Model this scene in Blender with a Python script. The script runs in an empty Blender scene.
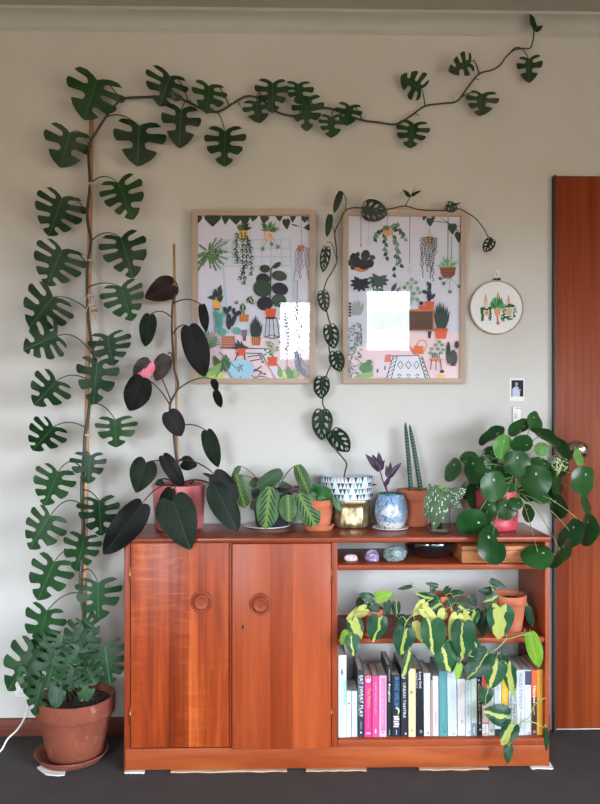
import bpy, bmesh, math, random
from mathutils import Vector, Matrix, Euler
random.seed(7)
SC = bpy.context.scene
COL = SC.collection
PI = math.pi
sin, cos = math.sin, math.cos
V = Vector

# ------------------------------------------------------------------ camera
F = 800.0
YAW = math.radians(1.35)
CAM = V((0.0, -2.87, 1.185))

def P(px, py, Y=0.0):
    """point of the place seen at a pixel of the photograph, at room depth Y (wall = 0)"""
    dx, dz = (px-300)/F, -(py-402)/F
    d = V((dx*cos(YAW)+sin(YAW), -dx*sin(YAW)+cos(YAW), dz))
    t = (Y-CAM.y)/d.y
    return CAM + d*t

def Yfloor(px, py, z):
    """room depth of the point of the horizontal plane z seen at a pixel"""
    dx, dz = (px-300)/F, -(py-402)/F
    t = (z-CAM.z)/dz
    return CAM.y + t*(-dx*sin(YAW)+cos(YAW))

def mpp(px, Y):
    """metres per pixel at depth Y"""
    return (P(px+1, 402, Y)-P(px, 402, Y)).length

cam_d = bpy.data.cameras.new('camera')
cam = bpy.data.objects.new('camera', cam_d); COL.objects.link(cam)
cam.location = CAM
cam.rotation_euler = (PI/2, 0, -YAW)
cam_d.sensor_fit = 'HORIZONTAL'; cam_d.sensor_width = 36.0
cam_d.lens = F/600*36.0
cam_d.clip_start = 0.05
SC.camera = cam
SC.view_settings.view_transform = 'Standard'
SC.view_settings.look = 'None'
SC.view_settings.gamma = 1.0
SC.view_settings.use_curve_mapping = False

# ------------------------------------------------------------------ colours and materials
def lin(c):
    def f(v):
        v = v/255.0
        return v/12.92 if v <= 0.04045 else ((v+0.055)/1.055)**2.4
    return (f(c[0]), f(c[1]), f(c[2]), 1.0)

class NT:
    def __init__(s, name):
        s.m = bpy.data.materials.new(name); s.m.use_nodes = True
        s.t = s.m.node_tree; s.n = s.t.nodes; s.n.clear()
        s.out = s.n.new('ShaderNodeOutputMaterial')
        s.b = s.n.new('ShaderNodeBsdfPrincipled')
        s.t.links.new(s.b.outputs[0], s.out.inputs[0])
    def add(s, typ, **kw):
        nd = s.n.new(typ)
        for k, v in kw.items():
            if k.startswith('i_'):
                nd.inputs[k[2:].replace('_', ' ')].default_value = v
            else: setattr(nd, k, v)
        return nd
    def link(s, a, b): s.t.links.new(a, b)
    def math(s, op, a, b=None, c=None, clamp=False):
        nd = s.n.new('ShaderNodeMath'); nd.operation = op; nd.use_clamp = clamp
        for i, v in enumerate((a, b, c)):
            if v is None: continue
            if isinstance(v, (int, float)): nd.inputs[i].default_value = v
            else: s.link(v, nd.inputs[i])
        return nd.outputs[0]
    def mix(s, fac, a, b, mode='MIX'):
        nd = s.n.new('ShaderNodeMix'); nd.data_type = 'RGBA'; nd.blend_type = mode
        for i, v in ((0, fac), (6, a), (7, b)):
            if isinstance(v, (int, float)): nd.inputs[i].default_value = v
            elif isinstance(v, tuple): nd.inputs[i].default_value = v
            else: s.link(v, nd.inputs[i])
        return nd.outputs[2]
    def ramp(s, fac, stops, interp='LINEAR'):
        nd = s.n.new('ShaderNodeValToRGB'); cr = nd.color_ramp; cr.interpolation = interp
        while len(cr.elements) > 1: cr.elements.remove(cr.elements[-1])
        cr.elements[0].position = stops[0][0]; cr.elements[0].color = stops[0][1]
        for p, c in stops[1:]:
            e = cr.elements.new(p); e.color = c
        s.link(fac, nd.inputs[0]); return nd.outputs[0]
    def coords(s, out='Object', scale=(1, 1, 1), loc=(0, 0, 0)):
        tc = s.n.new('ShaderNodeTexCoord'); mp = s.n.new('ShaderNodeMapping')
        mp.inputs['Scale'].default_value = scale; mp.inputs['Location'].default_value = loc
        s.link(tc.outputs[out], mp.inputs[0]); return mp.outputs[0]
    def noise(s, vec, scale, detail=3, rough=.5, dist=0):
        nd = s.n.new('ShaderNodeTexNoise'); nd.inputs['Scale'].default_value = scale
        nd.inputs['Detail'].default_value = detail; nd.inputs['Roughness'].default_value = rough
        nd.inputs['Distortion'].default_value = dist
        s.link(vec, nd.inputs['Vector']); return nd.outputs[0]
    def bump(s, h, strength, dist=0.002):
        nd = s.n.new('ShaderNodeBump'); nd.inputs['Strength'].default_value = strength
        nd.inputs['Distance'].default_value = dist
        s.link(h, nd.inputs['Height']); s.link(nd.outputs[0], s.b.inputs['Normal'])
    def base(s, c):
        if isinstance(c, tuple): s.b.inputs['Base Color'].default_value = c
        else: s.link(c, s.b.inputs['Base Color'])
    def set(s, **kw):
        for k, v in kw.items():
            s.b.inputs[k.replace('_', ' ')].default_value = v
        return s

def plain(name, rgb, rough=.5, metal=0, var=.06, scale=30, bump=0.0, coat=0):
    t = NT(name); vec = t.coords()
    c = lin(rgb); n = t.noise(vec, scale)
    lo = tuple(v*(1-var) for v in c[:3])+(1,); hi = tuple(min(1, v*(1+var)) for v in c[:3])+(1,)
    t.base(t.ramp(n, [(.3, lo), (.7, hi)]))
    t.set(Roughness=rough, Metallic=metal, Coat_Weight=coat)
    if bump: t.bump(n, bump)
    return t.m

M = {}
# walls: cream paint, lightly mottled
t = NT('wall_paint'); v = t.coords()
n1 = t.noise(v, 2.2, 4, .6); n2 = t.noise(v, 60, 3)
c = t.ramp(n1, [(.3, lin((200, 197, 193))), (.7, lin((208, 206, 203)))])
t.base(c); t.set(Roughness=.85); t.bump(n2, .12, .002); M['wall'] = t.m
M['ceiling'] = plain('ceiling_paint', (172, 170, 160), .9, var=.03, scale=6)
M['cornice'] = plain('cornice_plaster', (188, 190, 184), .8, var=.03, scale=12)
t = NT('carpet'); v = t.coords()
n1 = t.noise(v, 420, 3, .7); n2 = t.noise(v, 9, 3)
a = t.ramp(n1, [(.3, lin((50, 44, 44))), (.7, lin((80, 73, 72)))])
b = t.ramp(n2, [(.3, (.82, .82, .82, 1)), (.7, (1, 1, 1, 1))])
t.base(t.mix(1.0, a, b, 'MULTIPLY')); t.set(Roughness=1.0); t.bump(n1, .8, .004); M['carpet'] = t.m

def wood(name, dark, mid, light, across=45, along=2.5, axis='Z', rough=.35, coat=.25, bands=None, flame=0, wear=0):
    t = NT(name)
    sc = {'Z': (across, across, along), 'X': (along, across, across)}[axis]
    v = t.coords('Object', sc); n = t.noise(v, 1.0, 6, .62, .6)
    v2 = t.coords('Object', tuple(s*.22 for s in sc), (3, 1, 5)); n2 = t.noise(v2, 1.0, 3, .5, 1.0)
    m = t.math('ADD', t.math('MULTIPLY', n, .55), t.math('MULTIPLY', n2, .45))
    c = t.ramp(m, [(.30, lin(dark)), (.5, lin(mid)), (.70, lin(light))])
    if bands:
        tc = t.add('ShaderNodeTexCoord'); sp = t.add('ShaderNodeSeparateXYZ'); t.link(tc.outputs['Object'], sp.inputs[0])
        lo, hi, stops = bands
        f = t.add('ShaderNodeMapRange'); f.inputs[1].default_value = lo; f.inputs[2].default_value = hi
        t.link(sp.outputs['X'], f.inputs[0])
        r = t.ramp(f.outputs[0], [(p, (k[0], k[1], k[2], 1)) for p, k in stops], 'CONSTANT')
        c = t.mix(1.0, c, r, 'MULTIPLY')
    if flame:
        v3 = t.coords('Object', (5, 5, 34)); n3 = t.noise(v3, 1.0, 3, .5, 1.6)
        v4 = t.coords('Object', (6, 6, 1.3), (2, 2, 2)); n4 = t.noise(v4, 1.0, 2)
        mk = t.ramp(n4, [(.42, (0, 0, 0, 1)), (.62, (1, 1, 1, 1))])
        fl = t.ramp(n3, [(.35, (.80, .72, .66, 1)), (.5, (1, 1, 1, 1)), (.68, (1.0, 1.0, 1.0, 1))])
        fl2 = t.ramp(n3, [(.5, (0, 0, 0, 1)), (.7, lin((120, 66, 26)))])
        c = t.mix(t.math('MULTIPLY', mk, flame), c, t.mix(1.0, t.mix(1.0, c, fl, 'MULTIPLY'), fl2, 'ADD'))
    t.base(c); t.set(Roughness=rough+.08, Coat_Weight=coat*.35, Coat_Roughness=.25, Specular_IOR_Level=.2); t.bump(n, .06, .001)
    return t.m

D, MI, L = (112, 44, 24), (158, 72, 40), (192, 100, 56)
W3 = lambda k, g=None, b=None: (k, g if g else k, b if b else k)
M['cab'] = wood('cabinet_wood', (112, 42, 20), (138, 56, 28), (164, 76, 40))
M['cab_top'] = wood('cabinet_top_wood', (112, 44, 24), (138, 62, 36), (160, 80, 52), axis='X', rough=.22, coat=.6)
M['cab_edge'] = wood('cabinet_edge_wood', (122, 50, 26), (148, 68, 38), (170, 86, 50), axis='X')
M['plinth'] = wood('plinth_wood', (118, 48, 20), (142, 64, 30), (166, 86, 44), axis='X', across=18, along=3)
M['door_l'] = wood('flame_veneer', (104, 38, 16), (154, 64, 28), (190, 98, 46), rough=.3, bands=(-.16, .16, [
    (0, W3(1.0)), (.39, W3(.66, .58, .56)), (.59, W3(1.08, 1.1, 1.1)), (.68, W3(.74, .68, .66)), (.77, W3(.95)), (.9, W3(.85, .8, .8))]), flame=.85)
M['door_r'] = wood('plain_veneer', (134, 54, 26), (156, 70, 36), (174, 86, 46), across=30, rough=.3, bands=(-.16, .16, [
    (0, W3(1.0)), (.38, W3(.72, .62, .6)), (.61, W3(.98, .95, .95)), (.92, W3(1.05))]))
M['knob'] = wood('knob_wood', (100, 38, 22), (138, 60, 34), (160, 78, 46), across=60)
M['box_wood'] = wood('box_wood', (142, 80, 44), (186, 118, 74), (212, 148, 100), axis='X', across=50, along=4)
M['room_door'] = wood('room_door_wood', (104, 40, 16), (132, 56, 24), (152, 72, 34), across=70, along=1.6, rough=.38)
M['door_edge'] = plain('door_edge_dark', (58, 30, 24), .5)
M['base'] = wood('baseboard_wood', (84, 42, 34), (108, 58, 48), (126, 72, 60), axis='X', rough=.5)
M['oak'] = wood('pale_oak', (164, 142, 126), (182, 162, 146), (200, 182, 166), across=90, along=3, rough=.55, coat=0)
M['oak_x'] = wood('pale_oak_rail', (164, 142, 126), (182, 162, 146), (200, 182, 166), across=90, along=3, rough=.55, coat=0, axis='X')
M['stake'] = wood('stake_wood', (156, 110, 82), (190, 144, 112), (208, 168, 138), across=120, along=5, rough=.7, coat=0)
M['bamboo'] = wood('bamboo', (140, 104, 66), (176, 140, 98), (196, 164, 122), across=160, along=8, rough=.6, coat=0)
M['brass'] = plain('brass', (176, 132, 70), .35, 1.0)
M['chrome'] = plain('chrome', (200, 198, 194), .15, 1.0, var=.02)
M['black'] = plain('black_metal', (30, 28, 28), .4, .4)
M['white'] = plain('white_plastic', (228, 228, 226), .4, var=.02)
M['card'] = plain('cardboard', (186, 150, 122), .9, var=.12)
M['paper'] = plain('white_paper', (225, 222, 216), .9, var=.03)
M['pages'] = plain('book_pages', (206, 196, 182), .9, var=.08, scale=300)
M['twine'] = plain('twine', (214, 206, 190), .9)
M['twine2'] = plain('orange_twine', (190, 110, 70), .9)
# terracotta with mineral bloom
def terracotta(name, a, b, bloom=.0):
    t = NT(name); v = t.coords(); n = t.noise(v, 14, 5, .6)
    c = t.ramp(n, [(.3, lin(a)), (.7, lin(b))])
    if bloom:
        n2 = t.noise(v, 24, 8, .75, .6); mk = t.ramp(n2, [(.60, (0, 0, 0, 1)), (.72, (1, 1, 1, 1))])
        c = t.mix(t.math('MULTIPLY', mk, bloom), c, lin((200, 165, 150)))
    t.base(c); t.set(Roughness=.85); t.bump(n, .1); return t.m
M['terra_big'] = terracotta('terracotta_large', (114, 54, 36), (136, 70, 48), .7)
M['terra'] = terracotta('terracotta', (182, 98, 66), (202, 118, 84))
M['terra2'] = terracotta('terracotta_shelf', (172, 90, 62), (196, 114, 82), .25)
t = NT('potting_soil'); v = t.coords(); n = t.noise(v, 90, 3, .7)
vo = t.add('ShaderNodeTexVoronoi'); vo.inputs['Scale'].default_value = 130; t.link(v, vo.inputs['Vector'])
mk = t.math('LESS_THAN', vo.outputs['Distance'], .22)
sel = t.math('GREATER_THAN', t.noise(v, 70, 2), .52)
t.base(t.mix(t.math('MULTIPLY', mk, sel), t.ramp(n, [(.35, lin((30, 20, 18))), (.7, lin((66, 48, 42)))]), lin((210, 205, 198))))
t.set(Roughness=1.0); t.bump(n, 1.0, .006); M['soil'] = t.m
M['pink'] = plain('pink_glaze', (206, 112, 114), .35, var=.02)
M['pink2'] = plain('rose_glaze', (196, 74, 88), .4, var=.03)
M['navy'] = plain('dark_navy_plastic', (44, 48, 60), .45, var=.08)
M['ceramic'] = plain('white_ceramic', (218, 214, 208), .25, var=.02)

# printed surfaces: per-face ink colours
t = NT('printed_ink'); at = t.add('ShaderNodeVertexColor', layer_name='ink'); t.base(at.outputs[0]); t.set(Roughness=.75); M['ink'] = t.m
t = NT('printed_gloss'); at = t.add('ShaderNodeVertexColor', layer_name='ink'); t.base(at.outputs[0]); t.set(Roughness=.4); M['ink_gloss'] = t.m

# glass
def thin_glass(name, tint=(1, 1, 1, 1), ior=1.5, gl=1.0):
    t = NT(name); t.n.remove(t.b)
    tr = t.add('ShaderNodeBsdfTransparent'); tr.inputs[0].default_value = tint
    g = t.add('ShaderNodeBsdfGlossy'); g.inputs['Roughness'].default_value = 0.012
    fr = t.add('ShaderNodeFresnel'); fr.inputs[0].default_value = ior
    mx = t.add('ShaderNodeMixShader'); ge = t.add('ShaderNodeNewGeometry'); f = t.math('MULTIPLY', t.math('MULTIPLY', fr.outputs[0], gl), t.math('SUBTRACT', 1.0, ge.outputs['Backfacing']), clamp=True)
    t.link(f, mx.inputs[0]); t.link(tr.outputs[0], mx.inputs[1]); t.link(g.outputs[0], mx.inputs[2])
    t.link(mx.outputs[0], t.out.inputs[0]); return t.m
M['glazing'] = thin_glass('picture_glass', ior=1.5, gl=1.0)
M['pane'] = thin_glass('window_glass', ior=1.3)
t = NT('dark_glass'); t.base(lin((14, 22, 28))); t.set(Roughness=.06, IOR=1.5, Coat_Weight=1.0); M['dark_glass'] = t.m
M['jar'] = thin_glass('jar_glass', (.88, .94, .93, 1), gl=1.6)

# leaves --------------------------------------------------------------
def leafmat(name, dark, light, vein=None, rough=.35, kind='plain', extra=None, side=9.0, veinw=.03, trans=.0, spec=.22):
    t = NT(name)
    uv = t.add('ShaderNodeUVMap', uv_map='UVMap'); sp = t.add('ShaderNodeSeparateXYZ'); t.link(uv.outputs[0], sp.inputs[0])
    sd = t.add('ShaderNodeUVMap', uv_map='seed'); ss = t.add('ShaderNodeSeparateXYZ'); t.link(sd.outputs[0], ss.inputs[0])
    sx = t.math('MULTIPLY', t.math('SUBTRACT', sp.outputs[0], .5), 2.0)      # -1..1 across
    X = t.math('ABSOLUTE', sx); Y = sp.outputs[1]; S = ss.outputs[0]
    cv = t.add('ShaderNodeCombineXYZ'); t.link(t.math('ADD', sp.outputs[0], t.math('MULTIPLY', S, 37.0)), cv.inputs[0]); t.link(Y, cv.inputs[1])
    n = t.noise(cv.outputs[0], 3.0, 3)
    c = t.ramp(t.math('ADD', t.math('MULTIPLY', n, .6), t.math('MULTIPLY', S, .4)), [(.25, lin(dark)), (.75, lin(light))])
    ph = t.math('FRACT', t.math('SUBTRACT', t.math('MULTIPLY', Y, side), t.math('MULTIPLY', X, side*.38)))
    tri = t.math('ABSOLUTE', t.math('SUBTRACT', ph, .5))                     # 0..0.5, 0 mid between
    if kind == 'maranta':
        # feathered pale band on the midrib, dark blotches between the side veins
        band = t.math('LESS_THAN', X, t.math('ADD', .08, t.math('MULTIPLY', tri, .50)))
        blot = t.math('MULTIPLY', t.math('LESS_THAN', X, .62), t.math('LESS_THAN', tri, .27))
        c = t.mix(t.math('MULTIPLY', blot, .8), c, lin((26, 48, 30)))
        c = t.mix(t.math('MULTIPLY', band, .75), c, lin((98, 126, 58)))
        core = t.math('LESS_THAN', X, .05); c = t.mix(core, c, lin((108, 134, 64)))
        vn = t.math('GREATER_THAN', tri, .47); c = t.mix(t.math('MULTIPLY', vn, .5), c, lin((128, 160, 90)))
    elif kind == 'brasil':
        w = t.math('MULTIPLY', ss.outputs[1], 1.0)
        off = t.math('ADD', sx, t.math('MULTIPLY', t.math('SUBTRACT', n, .5), .9))
        off = t.math('ABSOLUTE', t.math('SUBTRACT', off, t.math('MULTIPLY', t.math('SUBTRACT', S, .5), .35)))
        mk = t.math('LESS_THAN', off, w)
        c = t.mix(mk, c, t.ramp(S, [(0, lin(extra[0])), (1, lin(extra[1]))]))
    elif kind == 'pink':
        mk = t.math('LESS_THAN', t.math('ADD', sx, t.math('MULTIPLY', t.math('SUBTRACT', n, .5), 1.2)), -.12)
        c = t.mix(mk, c, lin((226, 122, 140)))
    elif kind == 'dots':
        vo = t.add('ShaderNodeTexVoronoi'); vo.inputs['Scale'].default_value = 9.0; t.link(cv.outputs[0], vo.inputs['Vector'])
        mk = t.math('LESS_THAN', vo.outputs['Distance'], .26); c = t.mix(mk, c, lin((206, 216, 200)))
    elif kind == 'pilea':
        dx = t.math('MULTIPLY', sx, .5); dy = t.math('SUBTRACT', Y, .42)
        r = t.math('SQRT', t.math('ADD', t.math('MULTIPLY', dx, dx), t.math('MULTIPLY', dy, dy)))
        mk = t.math('LESS_THAN', r, .035); c = t.mix(mk, c, lin((170, 196, 150)))
    elif kind == 'bands':
        b = t.math('ADD', Y, t.math('MULTIPLY', t.math('SUBTRACT', n, .5), .03))
        f = t.math('FRACT', t.math('MULTIPLY', b, 26.0)); mk = t.math('LESS_THAN', f, .42)
        c = t.mix(t.math('MULTIPLY', mk, .7), c, lin(extra[0]))
    if vein and kind != 'maranta':
        mk = t.math('LESS_THAN', X, veinw); c = t.mix(t.math('MULTIPLY', mk, .8), c, lin(vein))
        sv = t.math('GREATER_THAN', tri, .46); c = t.mix(t.math('MULTIPLY', sv, .28), c, lin(vein))
    t.base(c); t.set(Roughness=rough, Specular_IOR_Level=spec)
    if kind in ('plain', 'maranta', 'brasil', 'pink'):
        t.bump(tri, .12, .003)
    if trans:
        tl = t.add('ShaderNodeBsdfTranslucent'); t.link(c, tl.inputs[0])
        mx = t.add('ShaderNodeMixShader'); mx.inputs[0].default_value = trans
        t.link(t.b.outputs[0], mx.inputs[1]); t.link(tl.outputs[0], mx.inputs[2]); t.link(mx.outputs[0], t.out.inputs[0])
    return t.m
M['L_mon'] = leafmat('monstera_leaf', (18, 44, 24), (38, 72, 38), (60, 96, 58), side=7, veinw=.025, rough=.42, trans=.05)
M['L_ada'] = leafmat('adansonii_leaf', (16, 32, 26), (34, 58, 42), (58, 84, 58), side=7, trans=.05)
M['L_phi'] = leafmat('dark_philodendron_leaf', (14, 15, 15), (26, 26, 24), (40, 42, 36), side=6, rough=.48, spec=.12)
M['L_phig'] = leafmat('dark_green_philodendron_leaf', (14, 24, 16), (26, 38, 26), (46, 60, 42), side=6, rough=.48, spec=.10)
M['L_phib'] = leafmat('bronze_philodendron_leaf', (36, 24, 26), (54, 38, 36), (70, 54, 48), side=6, rough=.38)
M['L_pink'] = leafmat('pink_variegated_leaf', (28, 24, 26), (42, 34, 34), (100, 60, 66), kind='pink', side=6)
M['L_mar'] = leafmat('prayer_plant_leaf', (52, 84, 50), (74, 108, 66), kind='maranta', side=8, rough=.42)
M['L_marb'] = leafmat('prayer_plant_leaf_dull', (46, 70, 46), (70, 96, 64), (90, 116, 76), side=8, rough=.45)
M['L_pep'] = leafmat('glossy_green_leaf', (26, 76, 40), (50, 104, 52), (80, 130, 76), side=5, rough=.25)
M['L_pil'] = leafmat('pilea_leaf', (20, 58, 28), (46, 90, 44), None, kind='pilea', rough=.28, spec=.4, trans=.08)
M['L_pill'] = leafmat('young_pilea_leaf', (78, 130, 62), (104, 156, 78), (130, 176, 100), kind='pilea', rough=.3, trans=.1)
M['L_bra'] = leafmat('heartleaf_variegated', (16, 50, 34), (40, 84, 50), None, kind='brasil', extra=((136, 152, 62), (176, 174, 100)), rough=.35, side=6)
M['L_brl'] = leafmat('heartleaf_lime', (96, 142, 40), (136, 174, 56), (160, 190, 90), side=6, rough=.38, trans=.12)
M['L_bry'] = leafmat('heartleaf_yellow', (164, 170, 80), (196, 192, 108), (196, 204, 110), side=6, rough=.4, trans=.1)
M['L_brd'] = leafmat('heartleaf_dark', (18, 44, 30), (34, 68, 40), (70, 104, 60), side=6, rough=.35)
M['L_beg'] = leafmat('spotted_begonia_leaf', (44, 66, 46), (68, 92, 62), (100, 120, 80), kind='dots', rough=.4)
M['L_tra'] = leafmat('purple_tradescantia_leaf', (56, 42, 64), (88, 68, 92), (110, 90, 112), side=2, rough=.4)
M['L_sna'] = leafmat('cylinder_snake_leaf', (30, 54, 46), (46, 72, 60), None, kind='bands', extra=((92, 122, 104),), rough=.4)
M['stem_g'] = plain('green_stem', (64, 84, 52), .5)
M['stem_d'] = plain('brown_green_stem', (58, 58, 42), .5, var=.2)
M['stem_r'] = plain('red_brown_stem', (76, 44, 42), .45, var=.2)
M['stem_l'] = plain('pale_green_stem', (150, 168, 96), .5, var=.15)
M['stem_p'] = plain('purple_stem', (92, 72, 92), .5)
M['flower'] = plain('cream_buds', (206, 210, 160), .6)

# ------------------------------------------------------------------ mesh builder
class MB:
    def __init__(s): s.v = []; s.f = []; s.mi = []; s.uv = {}; s.sd = {}; s.col = {}; s.flat = set()
    def vert(s, p): s.v.append(V(p)); return len(s.v)-1
    def face(s, idx, mi=0, uv=None, seed=None, col=None, flat=False):
        s.f.append(tuple(idx)); s.mi.append(mi); k = len(s.f)-1
        if uv: s.uv[k] = uv
        if seed: s.sd[k] = seed
        if col: s.col[k] = col
        if flat: s.flat.add(k)
    def box(s, a, b, mi=0, col=None):
        x0, y0, z0 = (min(a[i], b[i]) for i in range(3)); x1, y1, z1 = (max(a[i], b[i]) for i in range(3))
        o = len(s.v)
        for z in (z0, z1):
            for x, y in ((x0, y0), (x1, y0), (x1, y1), (x0, y1)): s.v.append(V((x, y, z)))
        for q in ((3, 2, 1, 0), (4, 5, 6, 7), (0, 1, 5, 4), (1, 2, 6, 5), (2, 3, 7, 6), (3, 0, 4, 7)):
            s.face([o+i for i in q], mi, col=col, flat=True)
        return s
    def bbox_bevel(s, a, b, r=.003, mi=0, seg=2, col=None):
        bm = bmesh.new(); bmesh.ops.create_cube(bm, size=1)
        for vv in bm.verts:
            vv.co = V([ (a[i]+b[i])/2 + vv.co[i]*abs(b[i]-a[i]) for i in range(3)])
        bmesh.ops.bevel(bm, geom=bm.edges[:], offset=r, segments=seg, affect='EDGES', profile=.5)
        s.from_bm(bm, mi, col); return s
    def from_bm(s, bm, mi=0, col=None, mat=None):
        o = len(s.v); bm.verts.index_update()
        for vv in bm.verts: s.v.append(V(vv.co) if mat is None else mat @ vv.co)
        for ff in bm.faces: s.face([o+q.index for q in ff.verts], mi, col=col)
        bm.free()
    def tube(s, pts, r, seg=8, mi=0, cap=True, col=None):
        pts = [V(p) for p in pts]; n = len(pts)
        rs = r if isinstance(r, (list, tuple)) else [r]*n
        o = len(s.v); up = None
        for i, p in enumerate(pts):
            d = (pts[min(i+1, n-1)]-pts[max(i-1, 0)])
            d = d.normalized() if d.length > 1e-9 else V((0, 0, 1))
            if up is None:
                up = V((0, 1, 0)) if abs(d.y) < .9 else V((1, 0, 0))
            a = (up - d*up.dot(d)).normalized(); up = a; b = d.cross(a)
            for k in range(seg):
                t_ = 2*PI*k/seg; s.v.append(p + (a*cos(t_)+b*sin(t_))*rs[i])
        for i in range(n-1):
            for k in range(seg):
                k2 = (k+1) % seg
                u0, u1 = k/seg, (k+1)/seg; v0, v1 = i/(n-1), (i+1)/(n-1)
                s.face([o+i*seg+k, o+i*seg+k2, o+(i+1)*seg+k2, o+(i+1)*seg+k], mi, uv=[(u0, v0), (u1, v0), (u1, v1), (u0, v1)], col=col)
        if cap:
            s.face([o+k for k in reversed(range(seg))], mi, col=col); s.face([o+(n-1)*seg+k for k in range(seg)], mi, col=col)
        return s
    def lathe(s, c, prof, seg=40, mi=0, closed=False, axis='Z', col=None):
        """prof: list of (r, h)"""
        c = V(c); o = len(s.v)
        for (r, h) in prof:
            for k in range(seg):
                t_ = 2*PI*k/seg
                if axis == 'Z': s.v.append(c+V((r*cos(t_), r*sin(t_), h)))
                else: s.v.append(c+V((r*cos(t_), -h, r*sin(t_))))       # axis towards the camera side
        n = len(prof)
        for i in range(n-1 if not closed else n):
            j = (i+1) % n
            for k in range(seg):
                k2 = (k+1) % seg
                q = [o+i*seg+k, o+i*seg+k2, o+j*seg+k2, o+j*seg+k]
                s.face(q, mi, uv=[(k/seg, i/n), ((k+1)/seg, i/n), ((k+1)/seg, (i+1)/n), (k/seg, (i+1)/n)], col=col)
        if not closed:
            if prof[0][0] > 1e-6: s.face([o+k for k in reversed(range(seg))], mi, col=col)
            if prof[-1][0] > 1e-6: s.face([o+(n-1)*seg+k for k in range(seg)], mi, col=col)
        return s
    def ball(s, c, r, mi=0, sx=1, sy=1, sz=1, sub=2, jitter=0, col=None):
        bm = bmesh.new(); bmesh.ops.create_icosphere(bm, subdivisions=sub, radius=r)
        for vv in bm.verts:
            k = 1+random.uniform(-jitter, jitter)
            vv.co = V((vv.co.x*sx*k, vv.co.y*sy*k, vv.co.z*sz*k))+V(c)
        s.from_bm(bm, mi, col); return s
    def build(s, name, mats, parent=None, origin=None, smooth=True, merge=False, recalc=False):
        if not isinstance(mats, (list, tuple)): mats = [mats]
        if parent is not None:
            og = world_origin(parent)
        elif origin is None:
            xs = [p.x for p in s.v]; ys = [p.y for p in s.v]; zs = [p.z for p in s.v]
            og = V(((min(xs)+max(xs))/2, (min(ys)+max(ys))/2, min(zs)))
        else: og = V(origin)
        me = bpy.data.meshes.new(name)
        me.from_pydata([p-og for p in s.v], [], s.f)
        for m in mats: me.materials.append(m)
        me.polygons.foreach_set('material_index', s.mi)
        me.polygons.foreach_set('use_smooth', [smooth and (i not in s.flat) for i in range(len(s.f))])
        if s.uv:
            L1 = me.uv_layers.new(name='UVMap'); L2 = me.uv_layers.new(name='seed') if s.sd else None
            for p in me.polygons:
                u = s.uv.get(p.index)
                if u:
                    for k, li in enumerate(p.loop_indices): L1.data[li].uv = u[k]
                if L2 and p.index in s.sd:
                    for li in p.loop_indices: L2.data[li].uv = s.sd[p.index]
        if s.col:
            ca = me.color_attributes.new('ink', 'FLOAT_COLOR', 'CORNER')
            for p in me.polygons:
                cc = s.col.get(p.index, (1, 1, 1, 1))
                for li in p.loop_indices: ca.data[li].color = cc
        me.validate(); me.update()
        if merge or recalc:
            bm = bmesh.new(); bm.from_mesh(me)
            if merge: bmesh.ops.remove_doubles(bm, verts=bm.verts, dist=1e-5)
            if recalc: bmesh.ops.recalc_face_normals(bm, faces=bm.faces)
            bm.to_mesh(me); bm.free()
        o = bpy.data.objects.new(name, me); COL.objects.link(o)
        if parent is not None:
            o.parent = parent
        else: o.location = og
        ORIG[o.name] = og
        return o
ORIG = {}
def world_origin(o): return ORIG[o.name]

def thing(name, label, cat, loc, group=None):
    o = bpy.data.objects.new(name, None); COL.objects.link(o); o.location = loc
    o.empty_display_size = .05
    o['label'] = label; o['category'] = cat
    if group: o['group'] = group
    ORIG[o.name] = V(loc)
    return o
def tag(o, label, cat, group=None):
    o['label'] = label; o['category'] = cat
    if group: o['group'] = group
    return o
def structure(o): o['kind'] = 'structure'; return o
def copy_tree(o, parent=None, loc=None):
    c = o.copy(); COL.objects.link(c); c.parent = parent
    if loc is not None: c.location = loc
    for ch in list(o.children): copy_tree(ch, c)
    return c

def smooth_path(pts, n=6):
    pts = [V(p) for p in pts]; out = []
    for i in range(len(pts)-1):
        p0 = pts[max(i-1, 0)]; p1 = pts[i]; p2 = pts[i+1]; p3 = pts[min(i+2, len(pts)-1)]
        for k in range(n):
            t_ = k/n; t2 = t_*t_; t3 = t2*t_
            out.append(.5*((2*p1)+(-p0+p2)*t_+(2*p0-5*p1+4*p2-p3)*t2+(-p0+3*p1-3*p2+p3)*t3))
    out.append(pts[-1]); return out

# ------------------------------------------------------------------ leaves
OUT = {
 'monstera': [(0, .0), (.11, -.09), (.27, -.15), (.43, -.10), (.51, .06), (.50, .26), (.43, .50), (.30, .72), (.15, .90), (0, 1)],
 'heart':    [(0, .0), (.14, -.13), (.32, -.12), (.46, .04), (.50, .24), (.44, .50), (.29, .74), (.13, .91), (.04, .98), (0, 1)],
 'long':     [(0, .0), (.12, -.05), (.30, -.02), (.45, .14), (.50, .36), (.46, .58), (.34, .78), (.17, .92), (.05, .985), (0, 1)],
 'oval':     [(0, .0), (.16, .00), (.32, .06), (.45, .22), (.50, .44), (.48, .64), (.38, .82), (.22, .94), (.08, .99), (0, 1)],
 'round':    [(0, .0), (.17, .01), (.33, .09), (.45, .25), (.50, .47), (.47, .68), (.37, .85), (.23, .95), (.09, .995), (0, 1)],
 'lance':    [(0, .0), (.22, .02), (.38, .10), (.48, .24), (.50, .36), (.42, .56), (.28, .76), (.14, .90), (.04, .97), (0, 1)],
 'wing':     [(0, .0), (.20, -.16), (.40, -.12), (.50, .08), (.48, .30), (.40, .52), (.27, .74), (.12, .90), (.04, .97), (0, 1)],
}
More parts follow.
